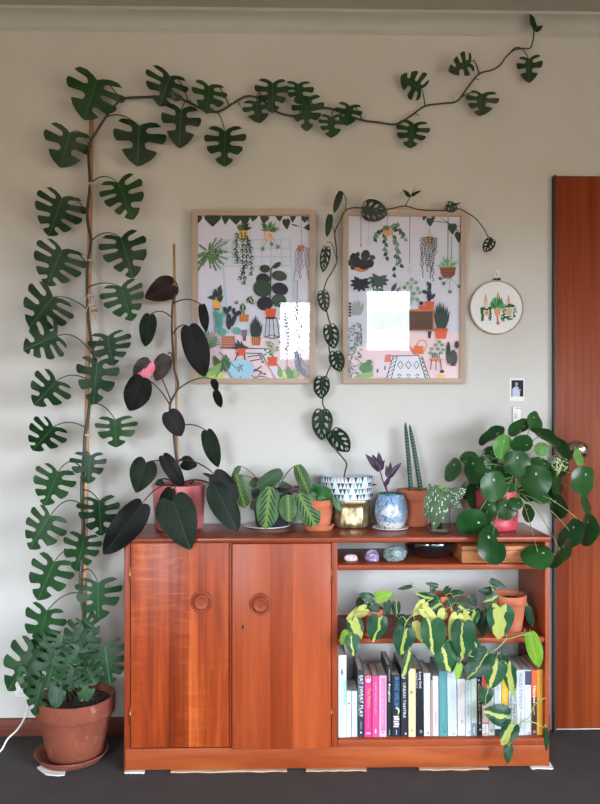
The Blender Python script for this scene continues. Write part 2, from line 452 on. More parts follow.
def edge_at(kind, u):
    c = OUT[kind]; n = len(c)-1; x = u*n; i = min(int(x), n-1); t_ = x-i
    p0 = c[max(i-1, 0)]; p1 = c[i]; p2 = c[i+1]; p3 = c[min(i+2, n)]
    def cr(a, b, d, e): return .5*((2*b)+(-a+d)*t_+(2*a-5*b+4*d-e)*t_*t_+(-a+3*b-3*d+e)*t_**3)
    return max(0, cr(p0[0], p1[0], p2[0], p3[0])), cr(p0[1], p1[1], p2[1], p3[1])

def leaf(mb, base, tip, w, kind='heart', mi=0, roll=0.0, fold=.12, droop=.12, seed=None, slits=None, holes=False, stripe=.2, facing=None, fine=1):
    base, tip = V(base), V(tip); L_ = (tip-base).length; y = (tip-base)/L_
    c = facing if facing is not None else (CAM-base).normalized()
    n = (c-y*c.dot(y))
    n = n.normalized() if n.length > 1e-4 else V((0, -1, 0))
    x = y.cross(n).normalized()
    if roll:
        R = Matrix.Rotation(roll, 3, y); n = R @ n; x = R @ x
    w = w/max(.35, abs(cos(roll)))
    S = seed if seed is not None else random.random()
    asym = random.uniform(.92, 1.08)
    def mid(u):
        return max(0.0, (u-.22)/.78)**(1.45 if slits else 1.1)
    def pt(side, u, v):
        ex, ey = edge_at(kind, u); ex *= (asym if side > 0 else 2-asym)
        m = mid(u)*.985; X = side*ex*v; Y = m+(ey-m)*(v if not slits or holes else v**1.25)
        # gentle cup, droop, ripple
        z = fold*abs(X)*w*(1 if slits is None else 1) - droop*L_*(max(0, Y)**2) + .035*L_*sin(9*Y+3*S+side)*abs(X)*2*v
        z -= .18*w*(X*X)*2
        p = base + x*(X*w) + y*(Y*L_*(1-.05*droop)) + n*z
        return p, (.5+X, (Y+.25)/1.25)
    nv = 4*fine if slits else 4
    for side in (-1, 1):
        if slits:
            if random.random() < .5: cuts = slits[0]
            else: cuts = slits[1]
            jit = [0]+[c_+random.uniform(-.015, .015) for c_ in cuts]+[1]
            for k in range(len(jit)-1):
                ua, ub = jit[k], jit[k+1]; nu = 4
                v0a = random.uniform(.24, .40); v0b = v0a
                def gap(v, ends, frac):
                    if not ends: return 0
                    if holes:
                        a_, b_ = .28, .78
                        if v <= a_ or v >= b_: return 0
                        return .27*(ub-ua)*sin(PI*(v-a_)/(b_-a_))
                    if v <= .26: return 0
                    x_ = (v-.26)/.74
                    return (ub-ua)*(.205*min(1, x_/.12)*(1-.3*x_)+.04*x_**3)
                vs = [0, .13, .26, .32, .42, .60, .80, .93, 1.0]
                if holes: vs = [0, .15, .28, .36, .48, .6, .7, .78, 1.0]
                grid = []
                for v in vs:
                    row = []
                    for q in range(nu+1):
                        s_ = q/nu; g0 = gap(v, k > 0, 0); g1 = gap(v, k < len(jit)-2, 0)
                        u = (ua+g0)*(1-s_)+(ub-g1)*s_
                        vv = v
                        if not holes and len(jit) > 2:
                            e = abs(2*s_-1)**3
                            if k == 0 and s_ < .5: e = 0
                            if k == len(jit)-2 and s_ > .5: e = 0
                            vv = v*(1-.07*e*max(0, (v-.3)/.7))
                        row.append(pt(side, u, vv))
                    grid.append(row)
                ids = [[mb.vert(p_[0]) for p_ in row] for row in grid]
                for a in range(len(vs)-1):
                    for b in range(nu):
                        q = [(a, b), (a, b+1), (a+1, b+1), (a+1, b)]
                        if side < 0: q = q[::-1]
                        mb.face([ids[i][j] for i, j in q], mi, uv=[grid[i][j][1] for i, j in q], seed=(S, stripe))
        else:
            nu = 14
            grid = [[pt(side, q/nu, a/nv) for q in range(nu+1)] for a in range(nv+1)]
            ids = [[mb.vert(p_[0]) for p_ in row] for row in grid]
            for a in range(nv):
                for b in range(nu):
                    q = [(a, b), (a, b+1), (a+1, b+1), (a+1, b)]
                    if side < 0: q = q[::-1]
                    mb.face([ids[i][j] for i, j in q], mi, uv=[grid[i][j][1] for i, j in q], seed=(S, stripe))
    return n

MON = ([.41, .59, .78], [.38, .54, .70, .85])
ADA = ([.30, .46, .60, .74, .86], [.28, .44, .58, .72, .85])

def petiole(mb, a, b, r=.0016, sag=.0, mi=0, bulge=None, n=8):
    """arched stalk from a to b; sag raises (+) its middle"""
    a, b = V(a), V(b); out = []
    for i in range(n+1):
        t_ = i/n; p = a.lerp(b, t_); p = p+V((0, 0, sag))*(4*t_*(1-t_))
        if bulge: p = p+V(bulge)*(4*t_*(1-t_))
        out.append(p)
    mb.tube(out, [r*(1.15-.35*i/n) for i in range(n+1)], 6, mi)

def nearest(path, p):
    return min(path, key=lambda q: (q-p).length)

def text_mesh(s, size, extrude=0.0):
    cu = bpy.data.curves.new('txt', 'FONT'); cu.body = s; cu.size = size; cu.extrude = extrude; cu.resolution_u = 2
    cu.align_x = 'LEFT'; cu.align_y = 'CENTER'
    o = bpy.data.objects.new('txt', cu); COL.objects.link(o)
    bpy.context.view_layer.update()
    dg = bpy.context.evaluated_depsgraph_get()
    me = bpy.data.meshes.new_from_object(o.evaluated_get(dg))
    bpy.data.objects.remove(o); bpy.data.curves.remove(cu)
    return me
M['wall_warm'] = plain('warm_wall_paint', (186, 168, 140), .9, var=.03, scale=3)
# ================================================================== THE ROOM
XL, XR, YB, H = -2.3, 2.5, -4.6, 2.562
def wall_with_holes(name, axis, pos, thick, lo, hi, z0, z1, holes, mat):
    """a wall slab across `axis` at pos; holes = (a0, a1, z0, z1) along it"""
    mb = MB()
    def bx(a0, a1, b0, b1):
        if a1-a0 < 1e-5 or b1-b0 < 1e-5: return
        if axis == 'Y': mb.box((a0, pos, b0), (a1, pos+thick, b1))
        else: mb.box((pos, a0, b0), (pos+thick, a1, b1))
    xs = lo
    for (a0, a1, b0, b1) in sorted(holes):
        bx(xs, a0, z0, z1); bx(a0, a1, z0, b0); bx(a0, a1, b1, z1); xs = a1
    bx(xs, hi, z0, z1)
    o = mb.build(name, mat, origin=(0, 0, 0)); return structure(o)

wall_with_holes('wall_back', 'Y', 0.0, .1, XL, XR, 0, H, [], M['wall'])
HOLES_F = [(-.06, 0.50, 1.24, 1.87), (0.75, 1.25, 1.33, 1.98), (1.80, 2.42, .40, 1.45), (-2.2, -1.1, .35, 1.9)]  # last two: unseen windows added to light the back wall from either side
HOLES_R = [(-4.5, -2.3, .40, 1.9)]
wall_with_holes('wall_front', 'Y', YB-.1, .1, XL, XR, 0, H, HOLES_F, M['wall_warm'])
wall_with_holes('wall_left', 'X', XL-.1, .1, YB-.1, .1, 0, H, [], M['wall_warm'])
wall_with_holes('wall_right', 'X', XR, .1, YB-.1, .1, 0, H, HOLES_R, M['wall_warm'])
mb = MB(); mb.box((XL-.1, YB-.1, -.1), (XR+.1, .1, 0)); structure(mb.build('floor', M['carpet'], origin=(0, 0, 0)))
mb = MB(); mb.box((XL-.1, YB-.1, H), (XR+.1, .1, H+.1)); structure(mb.build('ceiling', M['ceiling'], origin=(0, 0, 0)))
# cornice: a coved moulding run along the wall
prof = [(-.0, -.056), (-.004, -.056), (-.006, -.050), (-.012, -.048)]
for k in range(9):
    a = PI/2*k/8; prof.append((-.014-.052*(1-cos(a)), -.046+.034*sin(a)))
prof += [(-.070, -.010), (-.074, -.010), (-.074, -.0), (0, 0)]
mb = MB()
for (x) in (XL, XR):
    for (y, z) in prof: mb.vert((x, y, H+z))
n = len(prof)
for i in range(n):
    j = (i+1) % n; mb.face([i, i+n, j+n, j], flat=(i < 2 or i > n-5))
o = mb.build('trim_1', M['cornice'], origin=(0, 0, H), recalc=True); structure(o)
# baseboard
dl = P(552, 402, 0).x
mb = MB(); mb.bbox_bevel((XL, -.016, 0), (dl-.012, 0, .062), .003)
structure(mb.build('baseboard_back', M['base'], origin=(0, 0, 0)))
# the flush timber door at the right, with its edge strip and chrome knob
dz = P(560, 176, -.03).z
mb = MB(); mb.bbox_bevel((dl+.0035, -.022, .012), (dl+.82, 0, dz), .002)
door = structure(mb.build('door_1', M['room_door'], origin=(dl+.41, -.034, .012)))
mb = MB(); mb.box((dl-.001, -.028, .0), (dl+.0065, 0, dz+.004))
mb.box((dl-.001, -.016, dz+.0005), (dl+.83, 0, dz+.004))
structure(mb.build('trim_2', M['door_edge'], origin=(dl, 0, 0)))
kc = P(576, 449, -.022)
mb = MB(); mb.lathe((kc.x, -.022, kc.z), [(.030, 0), (.030, .004), (.025, .009), (.012, .012), (.010, .03), (.018, .036), (.027, .043), (.028, .052), (.024, .060), (.012, .065), (0.0001, .066)], 36, axis='Y')
mb.build('door_knob', M['chrome'], parent=door)

def window(n_, axis, pos, a0, a1, z0, z1, bars=1, inward=1):
    mb = MB(); fr = .05
    def bx(u0, u1, w0, w1, d=.05):
        if axis == 'Y': mb.box((u0, pos-.08, w0), (u1, pos-.08+d, w1))
        else: mb.box((pos+.03, u0, w0), (pos+.03+d, u1, w1))
    bx(a0, a1, z0, z0+fr); bx(a0, a1, z1-fr, z1); bx(a0, a0+fr, z0+fr, z1-fr); bx(a1-fr, a1, z0+fr, z1-fr)
    for k in range(1, bars):
        c = a0+(a1-a0)*k/bars; bx(c-.02, c+.02, z0+fr, z1-fr)
    f = structure(mb.build('window_%d' % n_, M['white'], origin=((a0+a1)/2, pos, z0) if axis == 'Y' else (pos, (a0+a1)/2, z0)))
    mb = MB()
    if axis == 'Y': mb.box((a0+fr, pos-.057, z0+fr), (a1-fr, pos-.053, z1-fr))
    else: mb.box((pos+.053, a0+fr, z0+fr), (pos+.057, a1-fr, z1-fr))
    g = mb.build('window_pane', M['pane'], parent=f)
for i, h_ in enumerate(HOLES_F): window(i+1, 'Y', YB, *h_)  # the final pair are additions for daylight, kept out of the frame reflections
window(5, 'X', XR, *HOLES_R[0], bars=3)

# daylight: an overcast sky outside the windows (warmer, darker ground below the horizon)
w = bpy.data.worlds.new('sky'); SC.world = w; w.use_nodes = True
nt = w.node_tree; nt.nodes.clear()
tc = nt.nodes.new('ShaderNodeTexCoord'); sp = nt.nodes.new('ShaderNodeSeparateXYZ'); rp = nt.nodes.new('ShaderNodeValToRGB')
mr = nt.nodes.new('ShaderNodeMapRange'); mr.inputs[1].default_value = -.5; mr.inputs[2].default_value = .5
bg = nt.nodes.new('ShaderNodeBackground'); ou = nt.nodes.new('ShaderNodeOutputWorld')
cr = rp.color_ramp
cr.elements[0].position = .0; cr.elements[0].color = (.11, .085, .06, 1)
cr.elements[1].position = .52; cr.elements[1].color = (.60, .69, .78, 1)
e = cr.elements.new(.475); e.color = (.14, .11, .08, 1); e = cr.elements.new(1.0); e.color = (1.0, 1.13, 1.26, 1)
nt.links.new(tc.outputs['Generated'], sp.inputs[0]); nt.links.new(sp.outputs['Z'], mr.inputs[0])
nt.links.new(mr.outputs[0], rp.inputs[0]); nt.links.new(rp.outputs[0], bg.inputs[0]); nt.links.new(bg.outputs[0], ou.inputs[0])
bg.inputs[1].default_value = 41.5
def portal(name, loc, rot, sx, sy):
    l = bpy.data.lights.new(name, 'AREA'); l.shape = 'RECTANGLE'; l.size = sx; l.size_y = sy
    l.cycles.is_portal = True
    o = bpy.data.objects.new(name, l); COL.objects.link(o); o.location = loc; o.rotation_euler = rot
for i, (a0, a1, z0, z1) in enumerate(HOLES_F):
    portal('daylight_front', ((a0+a1)/2, YB-.11, (z0+z1)/2), (PI/2, 0, 0), a1-a0, z1-z0)
for (a0, a1, z0, z1) in HOLES_R:
    portal('daylight_right', (XR+.11, (a0+a1)/2, (z0+z1)/2), (PI/2, 0, PI/2), a1-a0, z1-z0)
SC.view_settings.exposure = 0.02

# ================================================================== THE CABINET
YF = -.295                        # plane of the door fronts
YBK = -.004
zt = P(336, 537, YF-.006).z       # top surface
ZT = zt
def X(px, Y=YF): return P(px, 402, Y).x
def Z(py, Y=YF, px=336): return P(px, py, Y).z
cx0, cx1 = X(124), X(549.3)
ttop = .018
cab = thing('sideboard', 'wide reddish wooden sideboard with two round-knobbed doors and open book shelves', 'sideboard', ((cx0+cx1)/2, (YF+YBK)/2, 0))
zpl = Z(746.5)                    # top of plinth
zs_b = P(336, 737.2, YF+.025).z                   # top of bottom shelf
mb = MB(); mb.bbox_bevel((X(122.5), YF-.012, ZT-ttop), (X(550.5), YBK, ZT), .004)
mb.build('top_board', M['cab_top'], parent=cab)
sx = .019
px_d0, px_d1 = X(331.5), X(337.5)
mb = MB(); mb.bbox_bevel((cx0, YF, .004), (X(130.3), YBK, ZT-ttop-.0005), .0015); mb.build('side_panel', M['cab'], parent=cab)
mb = MB(); mb.bbox_bevel((X(545), YF, .004), (cx1, YBK, ZT-ttop-.0005), .0015); mb.build('side_panel', M['cab'], parent=cab)
mb = MB(); mb.bbox_bevel((px_d0, YF, zpl-.0), (px_d1, YBK, ZT-ttop-.0005), .0015); mb.build('divider', M['cab'], parent=cab)
mb = MB(); mb.box((X(130.5), -.02, zpl), (px_d0-.0005, -.012, ZT-ttop-.001)); mb.build('back_panel', M['cab'], parent=cab)
mb = MB(); mb.bbox_bevel((X(229.3), YF+.004, zpl), (X(231.7), YF+.03, ZT-ttop-.0005), .001); mb.build('centre_stile', M['cab'], parent=cab)
mb = MB(); mb.bbox_bevel((X(125.5), YF-.002, .006), (X(548.6), YF+.017, zpl-.0005), .0015); mb.build('plinth', M['plinth'], parent=cab)
mb = MB(); mb.box((X(130.5), YF+.02, zpl-.014), (px_d0-.0005, YBK, zpl-.0005)); mb.build('cupboard_floor', M['cab'], parent=cab)
# shelves
def shelf(zf, th, y0=YF+.002):
    mb = MB(); mb.bbox_bevel((px_d1+.0005, y0, zf-th), (X(545)-.0005, YBK, zf), .003); return mb.build('shelf', M['cab_edge'], parent=cab)
zA = Z(565); zBs = Z(639)
shelf(zA, .018); shelf(zBs, .017); shelf(zs_b, .022)
# doors
def cab_door(pxa, pxb, pya, pyb, mat, knob, hinge_side, proud=.0):
    x0, x1, z1, z0 = X(pxa), X(pxb), Z(pya), Z(pyb)
    c = ((x0+x1)/2)
    mb = MB(); mb.bbox_bevel((x0, YF-.004-proud, z0), (x1, YF+.014, z1), .0025)
    d = mb.build('door', mat, parent=cab)
    # own origin in the middle of the door so the veneer bands sit right
    dp = V((c, YF, z0)); me = d.data
    off = dp-world_origin(cab)
    for vv in me.vertices: vv.co -= off
    d.location = off; ORIG[d.name] = dp
    kx, kz = knob; ky = YF-.004-proud
    q = V((X(kx), ky, Z(kz)))
    mb = MB(); mb.lathe(q, [(.0365, -.001), (.0365, .0015), (.034, .003), (.0325, .0015), (.030, .0012), (.029, .004), (.026, .006), (.024, .004), (.023, .003)], 44, axis='Y')
    mb.lathe(q, [(.0245, -.001), (.0245, .010), (.023, .0135), (.020, .0145), (.017, .0125), (.008, .0118), (.0001, .0125)], 40, axis='Y')
    kn = mb.build('knob', M['knob'], parent=d)
    for (p0, p1) in ((566, 582), (706, 722)):
        hx = x0 if hinge_side < 0 else x1
        mb = MB(); mb.tube([(hx+hinge_side*.0015, ky-.001, Z(p0)), (hx+hinge_side*.0015, ky-.001, Z(p1))], .0017, 10)
        mb.box((hx-.001 if hinge_side > 0 else hx-.004, ky+.0002, Z(p1)), (hx+.004 if hinge_side > 0 else hx+.001, ky+.001, Z(p0)))
        h_ = mb.build('hinge', M['brass'], parent=d)
        h_['label'] = 'brass hinge'
    return d
d1 = cab_door(130.8, 228.8, 541.8, 745.5, M['door_l'], (202, 600.5), -1)
d2 = cab_door(232.2, 331, 543, 748, M['door_r'], (260.5, 603), 1, .003)
d1['label'] = 'left cupboard door in flamed veneer'; d2['label'] = 'right cupboard door with a keyhole'
q = V((X(243), YF-.0072, Z(625)))
mb = MB(); mb.lathe(q, [(.004, -.0005), (.004, .0012), (.0025, .0012)], 20, axis='Y'); mb.box((q.x-.0022, q.y-.0013, q.z-.010), (q.x+.0022, q.y, q.z))
mb.build('keyhole_plate', M['black'], parent=d2)

# cardboard and paper wedged under the plinth
shims = [(125, 145, .0035, 'paper', 'white folded paper wedged under the left corner of the sideboard'),
         (171, 287, .0045, 'card', 'long strip of cardboard under the sideboard below the cupboard doors'),
         (306, 366, .004, 'card', 'short strip of cardboard under the sideboard where cupboard and shelves meet'),
         (419, 488, .004, 'card', 'strip of cardboard under the sideboard below the middle of the book row'),
         (530, 552, .0035, 'paper', 'white folded paper wedged under the right corner of the sideboard')]
for (a, b, th, m_, lb) in shims:
    mb = MB(); xa, xb = X(a), X(b); rr = random.Random(a)
    y0 = YF-.014
    n = 9; top = []; 
    pts = [(xa+(xb-xa)*k/n, y0+rr.uniform(-.003, .004)) for k in range(n+1)]+[(xb+rr.uniform(-.004, .004), YF+.03), (xa+rr.uniform(-.004, .004), YF+.03)]
    lo = [mb.vert((x_, y_, .0004)) for x_, y_ in pts]; hi = [mb.vert((x_, y_, .0004+th)) for x_, y_ in pts]
    mb.face(lo[::-1]); mb.face(hi)
    for k in range(len(pts)): k2 = (k+1) % len(pts); mb.face([lo[k], lo[k2], hi[k2], hi[k]])
    tag(mb.build('paper_wedge' if m_ == 'paper' else 'cardboard_wedge', M[m_], smooth=False, recalc=True), lb, 'packing', 'wedges under the sideboard')

# ================================================================== WALL THINGS
class Art:
    """flat coloured shapes drawn on a sheet, in the photograph's proportions"""
    def __init__(s, Y): s.mb = MB(); s.Y = Y; s.k = 0; s.x = lambda a, b: (a, b)
    def w(s, x, y):
        a, b = s.x(x, y); p = P(a, b, s.Y); return V((p.x, s.Y-s.k*1.2e-5, p.z))
    def poly(s, pts, c):
        s.k += 1; ids = [s.mb.vert(s.w(*p)) for p in pts]
        a = sum((pts[i][0]*pts[(i+1) % len(pts)][1]-pts[(i+1) % len(pts)][0]*pts[i][1]) for i in range(len(pts)))
        if a > 0: ids = ids[::-1]
        s.mb.face(ids, 0, col=lin(c), flat=True)
    def ell(s, cx, cy, rx, ry=None, c=(0, 0, 0), rot=0, n=18, a0=0, a1=2*PI):
        ry = ry or rx; pts = []
        for k in range(n):
            t_ = a0+(a1-a0)*k/(n if a1-a0 > 6.2 else n-1); u, v = rx*cos(t_), ry*sin(t_)
            pts.append((cx+u*cos(rot)-v*sin(rot), cy+u*sin(rot)+v*cos(rot)))
        s.poly(pts, c)
    def rect(s, x0, y0, x1, y1, c): s.poly([(x0, y0), (x1, y0), (x1, y1), (x0, y1)], c)
    def line(s, pts, w, c):
        for i in range(len(pts)-1):
            (x0, y0), (x1, y1) = pts[i], pts[i+1]; d = math.hypot(x1-x0, y1-y0) or 1; nx, ny = -(y1-y0)/d*w/2, (x1-x0)/d*w/2
            s.poly([(x0+nx, y0+ny), (x1+nx, y1+ny), (x1-nx, y1-ny), (x0-nx, y0-ny)], c)
    def leaf(s, x0, y0, x1, y1, w, c, f=.4):
        dx, dy = x1-x0, y1-y0; pts = []
        d = math.hypot(dx, dy) or 1; nx, ny = -dy/d, dx/d
        prof_ = [(0, 0), (.08, .35), (.2, .75), (f, 1), (.6, .8), (.8, .45), (1, 0)]
        for t_, h_ in prof_: pts.append((x0+dx*t_+nx*w/2*h_, y0+dy*t_+ny*w/2*h_))
        for t_, h_ in prof_[-2:0:-1]: pts.append((x0+dx*t_-nx*w/2*h_, y0+dy*t_-ny*w/2*h_))
        s.poly(pts, c)
    def heart(s, x0, y0, x1, y1, w, c):
        dx, dy = x1-x0, y1-y0; pts = []; d = math.hypot(dx, dy) or 1; nx, ny = -dy/d, dx/d
        pr = [(0, 0), (-.14, .3), (-.1, .7), (.1, 1), (.35, .95), (.65, .55), (.88, .18), (1, 0)]
        for t_, h_ in pr: pts.append((x0+dx*t_+nx*w/2*h_, y0+dy*t_+ny*w/2*h_))
        for t_, h_ in pr[-2:0:-1]: pts.append((x0+dx*t_-nx*w/2*h_, y0+dy*t_-ny*w/2*h_))
        s.poly(pts, c)
G1, G2, G3, NV, TL, OR, YE, PK, BL, SK = (44, 72, 52), (84, 124, 78), (132, 160, 140), (30, 40, 58), (90, 168, 158), (214, 92, 60), (226, 176, 84), (232, 200, 210), (176, 206, 226), (214, 214, 232)
R_ = random.Random(3)
def sweep(a, cx, cy, n, l0, l1, a0, a1, w, c):
    for k in range(n):
        t_ = a0+(a1-a0)*(k+.5)/n+R_.uniform(-.1, .1); l_ = R_.uniform(l0, l1)
        a.leaf(cx, cy, cx+l_*cos(t_), cy+l_*sin(t_), w, c if not isinstance(c, list) else R_.choice(c))
def trail(a, pts, n, ll, w, c, dark=None, stem=None):
    pp = [pts[0]]
    for i in range(len(pts)-1):
        for k in range(1, 9): pp.append((pts[i][0]+(pts[i+1][0]-pts[i][0])*k/8, pts[i][1]+(pts[i+1][1]-pts[i][1])*k/8))
    a.line(pts, w*.14, stem or NV)
    for k in range(n):
        x, y = pp[int(k*(len(pp)-1)/max(1, n-1))]; sd = 1 if k % 2 else -1
        an = R_.uniform(.4, 1.2); cc = c if not isinstance(c, list) else R_.choice(c)
        x1, y1 = x+sd*ll*cos(an), y+ll*sin(an)
        if dark: a.heart(x, y, x1, y1, w, dark); a.leaf(x+(x1-x)*.15, y+(y1-y)*.15, x+(x1-x)*.85, y+(y1-y)*.85, w*.5, cc)
        else: a.heart(x, y, x1, y1, w, cc)
def potp(a, x0, y0, x1, y1, c, tp=.15):
    d = (x1-x0)*tp; a.poly([(x0, y0), (x1, y0), (x1-d, y1), (x0+d, y1)], c)

FRY = -.012                      # sheet plane of the prints
def frame_thing(label, x0, y0, x1, y1, draw, tilt, spin, group):
    """x0..y1: outer edges of the frame in the photograph"""
    a_, b_ = P(x0, y1, -.02), P(x1, y0, -.02)
    cx, cz = (a_.x+b_.x)/2, (a_.z+b_.z)/2
    t = thing('framed_print', label, 'picture', (cx, -.011, a_.z), group)
    wd = .0195; dp = .020
    for (p0, p1, mat, mit) in (((a_.x, a_.z), (b_.x, a_.z), 'oak_x', 0), ((a_.x, b_.z), (b_.x, b_.z), 'oak_x', 0), ((a_.x, a_.z), (a_.x, b_.z), 'oak', 1), ((b_.x, a_.z), (b_.x, b_.z), 'oak', 1)):
        mb = MB()
        if not mit:                  # horizontal rails, mitred
            zz = p0[1]; s_ = 1 if zz < cz else -1
            sec = [(a_.x, zz), (b_.x, zz), (b_.x-wd, zz+s_*wd), (a_.x+wd, zz+s_*wd)]
        else:
            xx = p0[0]; s_ = 1 if xx < cx else -1
            sec = [(xx, a_.z), (xx, b_.z), (xx+s_*wd, b_.z-wd), (xx+s_*wd, a_.z+wd)]
        fr = [mb.vert((q[0], -.004-dp, q[1])) for q in sec]; bk = [mb.vert((q[0], -.004, q[1])) for q in sec]
        mb.face(fr); mb.face(bk[::-1])
        for k in range(4): k2 = (k+1) % 4; mb.face([fr[k], bk[k], bk[k2], fr[k2]])
        mb.build('frame_rail', M[mat], parent=t, smooth=False, recalc=True)
    mb = MB(); mb.box((a_.x+wd-.002, -.008, a_.z+wd-.002), (b_.x-wd+.002, -.005, b_.z-wd+.002)); mb.build('backing_board', M['card'], parent=t)
    art = Art(FRY); draw(art)
    # clip to the sheet
    me_mb = art.mb; lo = V((a_.x+wd-.001, 0, a_.z+wd-.001)); hi = V((b_.x-wd+.001, 0, b_.z-wd+.001))
    for v_ in me_mb.v: v_.x = min(max(v_.x, lo.x), hi.x); v_.z = min(max(v_.z, lo.z), hi.z)
    me_mb.build('print', M['ink'], parent=t)
    mb = MB(); mb.box((a_.x+wd-.0015, -.0205, a_.z+wd-.0015), (b_.x-wd+.0015, -.0190, b_.z-wd+.0015)); mb.build('glazing', M['glazing'], parent=t)
    t.rotation_euler = (tilt, 0, spin)
    return t

def draw1(a):
    a.rect(190, 205, 318, 390, SK)
    # lower floor in pale pink, rug and paths
    a.poly([(214, 332), (318, 344), (318, 390), (190, 390), (190, 336)], (236, 212, 222))
    # trellis of pale blue
    for x in (222, 232.5, 243, 253, 262, 271, 281, 290): a.line([(x, 240), (x+.3*(x > 280), 265)], 1.3, BL)
    for y in (240.5, 249, 257.5, 266.5): a.line([(221, y), (291, y)], 1.4, BL)
    a.line([(223, 266), (229, 334)], 2, BL); a.line([(290, 240), (295, 330)], 2, BL); a.line([(228, 322), (292, 328)], 3, (190, 214, 232))
    # garland at the top
    for (x, y, l_, w_) in ((199, 217, 8, 8), (205, 218, 8, 0), (213, 216, 12, 17), (226, 216, 10, 8), (236, 216, 10, 13), (245, 216, 12, 10), (254, 216, 7, 8), (265, 217, 8, 9), (279, 216, 7, 7), (293, 216, 8, 6), (305, 218, 6, 8)):
        if w_: a.heart(x, y, x+R_.uniform(-1.5, 1.5), y+l_, w_, G1)
    a.heart(286, 221, 287, 231, 8, G1); a.heart(310, 228, 303, 229, 6, G1); a.leaf(291, 225, 300, 228, 1.6, G1)
    # fern at upper left
    for k in range(26):
        t_ = R_.uniform(-PI*1.05, PI*.95); l_ = R_.uniform(9, 21); cxx, cyy = 209, 253
        x1, y1 = cxx+l_*cos(t_), cyy+l_*.95*sin(t_)
        if x1 < 199: x1 = 199
        a.line([(cxx, cyy), (x1, y1)], .6, (90, 120, 84))
        for j in range(7):
            u = .3+.7*j/6; px_, py_ = cxx+(x1-cxx)*u, cyy+(y1-cyy)*u
            a.ell(px_, py_, 1.2, .8, (96, 132, 92) if l_ < 15 else ((104, 108, 110) if l_ > 18 else (70, 118, 68)), rot=t_+PI/2, n=8)
    for k in range(30): a.ell(209+R_.uniform(-11, 12), 256+R_.uniform(-7, 8), 1.8, 1.1, R_.choice([(62, 110, 60), (84, 128, 80), (120, 148, 118)]), rot=R_.uniform(0, 3), n=8)
    a.line([(217, 248), (222, 243), (230, 242)], .7, (110, 140, 150)); a.line([(217, 250), (228, 252), (236, 256)], .7, (110, 140, 150))
    # hanging plant with a yellow pot
    a.line([(244, 216), (242, 234)], .4, NV)
    potp(a, 239, 231.5, 248, 241, YE, .12); a.line([(241.5, 233), (242.5, 240)], 1, NV); a.line([(245.5, 233), (245, 240)], 1, NV)
    sweep(a, 243.5, 231, 12, 6, 9.5, -PI, 0, 3, [G1, (86, 112, 96)])
    for pts in ([(238, 235), (236, 250), (238, 262)], [(243, 240), (243, 262), (245, 283)], [(248, 238), (251, 252), (252, 274)], [(247, 240), (247, 262), (241, 278)]):
        trail(a, pts, 9, 4.2, 4.0, [(170, 190, 180), (196, 208, 206)], dark=G1)
    # spider plant
    potp(a, 265, 232, 273, 242, (240, 190, 170), .1); sweep(a, 269, 232, 26, 6, 12, -PI, .1, 1.6, [(120, 168, 110), (84, 140, 84), (60, 110, 70)])
    for (x, y) in ((263, 250), (272, 245), (278, 248)): a.line([(270, 234), (x, y)], .4, (90, 140, 96)); sweep(a, x, y, 6, 2, 3.4, 0, 2*PI, 1.2, [(88, 138, 96), (110, 160, 110)])
    # string plant at the right
    a.line([(301.3, 216), (301.3, 246)], .5, (130, 140, 160)); potp(a, 298, 246, 304, 252, (200, 120, 106))
    for k in range(9):
        x = 296+k*1.7; y0 = 248+abs(k-4)*.5; y1 = R_.uniform(268, 288)
        for j in range(int((y1-y0)/1.9)): a.ell(x+R_.uniform(-.7, .7)+(k-4)*.02*j, y0+j*1.9, .75, .38, NV, rot=R_.uniform(.3, 2.4), n=7)
    # large rubber tree in the red pot on a stool
    st_ = [(270, 310), (270.5, 285), (271, 270), (276, 264)]; a.line(st_, 1.3, G1)
    for (x, y, rx, ry, r_, c_) in ((265, 269.5, 5.2, 4, .1, G1), (277, 266, 4.6, 2.4, -.6, (36, 56, 52)), (279.5, 276.5, 7.5, 5, .2, (58, 78, 64)), (263, 280, 7, 6, 0, NV), (262.5, 289, 9.5, 8.5, .3, (52, 74, 60)), (280, 289.5, 8.2, 6.3, .25, (34, 44, 62)), (279, 301, 7.5, 6.5, .2, (62, 84, 68)), (265, 304, 8, 7, 0, NV)): a.ell(x, y, rx, ry, c_, rot=r_)
    potp(a, 265.3, 309, 276.3, 318.5, OR, .12)
    a.ell(271, 318.3, 6.2, 1, NV); 
    for (x, x2) in ((266.5, 265), (269.5, 269), (273, 274.5), (276.5, 279.5)): a.line([(x, 318), (x2, 338)], .7, NV)
    a.line([(265, 337), (272, 339), (279.5, 337)], .7, NV); a.line([(265, 337), (272, 335), (279.5, 337)], .6, NV)
    # yellow pot plant on stand at left
    potp(a, 213.6, 300.5, 220.8, 309, (240, 176, 72), .12); a.rect(214.5, 309, 220, 310, NV); a.rect(215, 310, 216, 334, (110, 168, 190)); a.rect(218, 310, 219, 333, (150, 196, 206))
    a.line([(217.5, 300), (217.5, 292)], .8, (160, 96, 90))
    for q in ((216, 297, 215.5, 289, 6), (218.5, 296, 223, 290, 6), (219.5, 291, 221.5, 285, 4), (215, 298, 207, 298, 4.5), (219, 301, 224, 296, 5)): a.heart(q[0], q[1], q[2], q[3], q[4], G1)
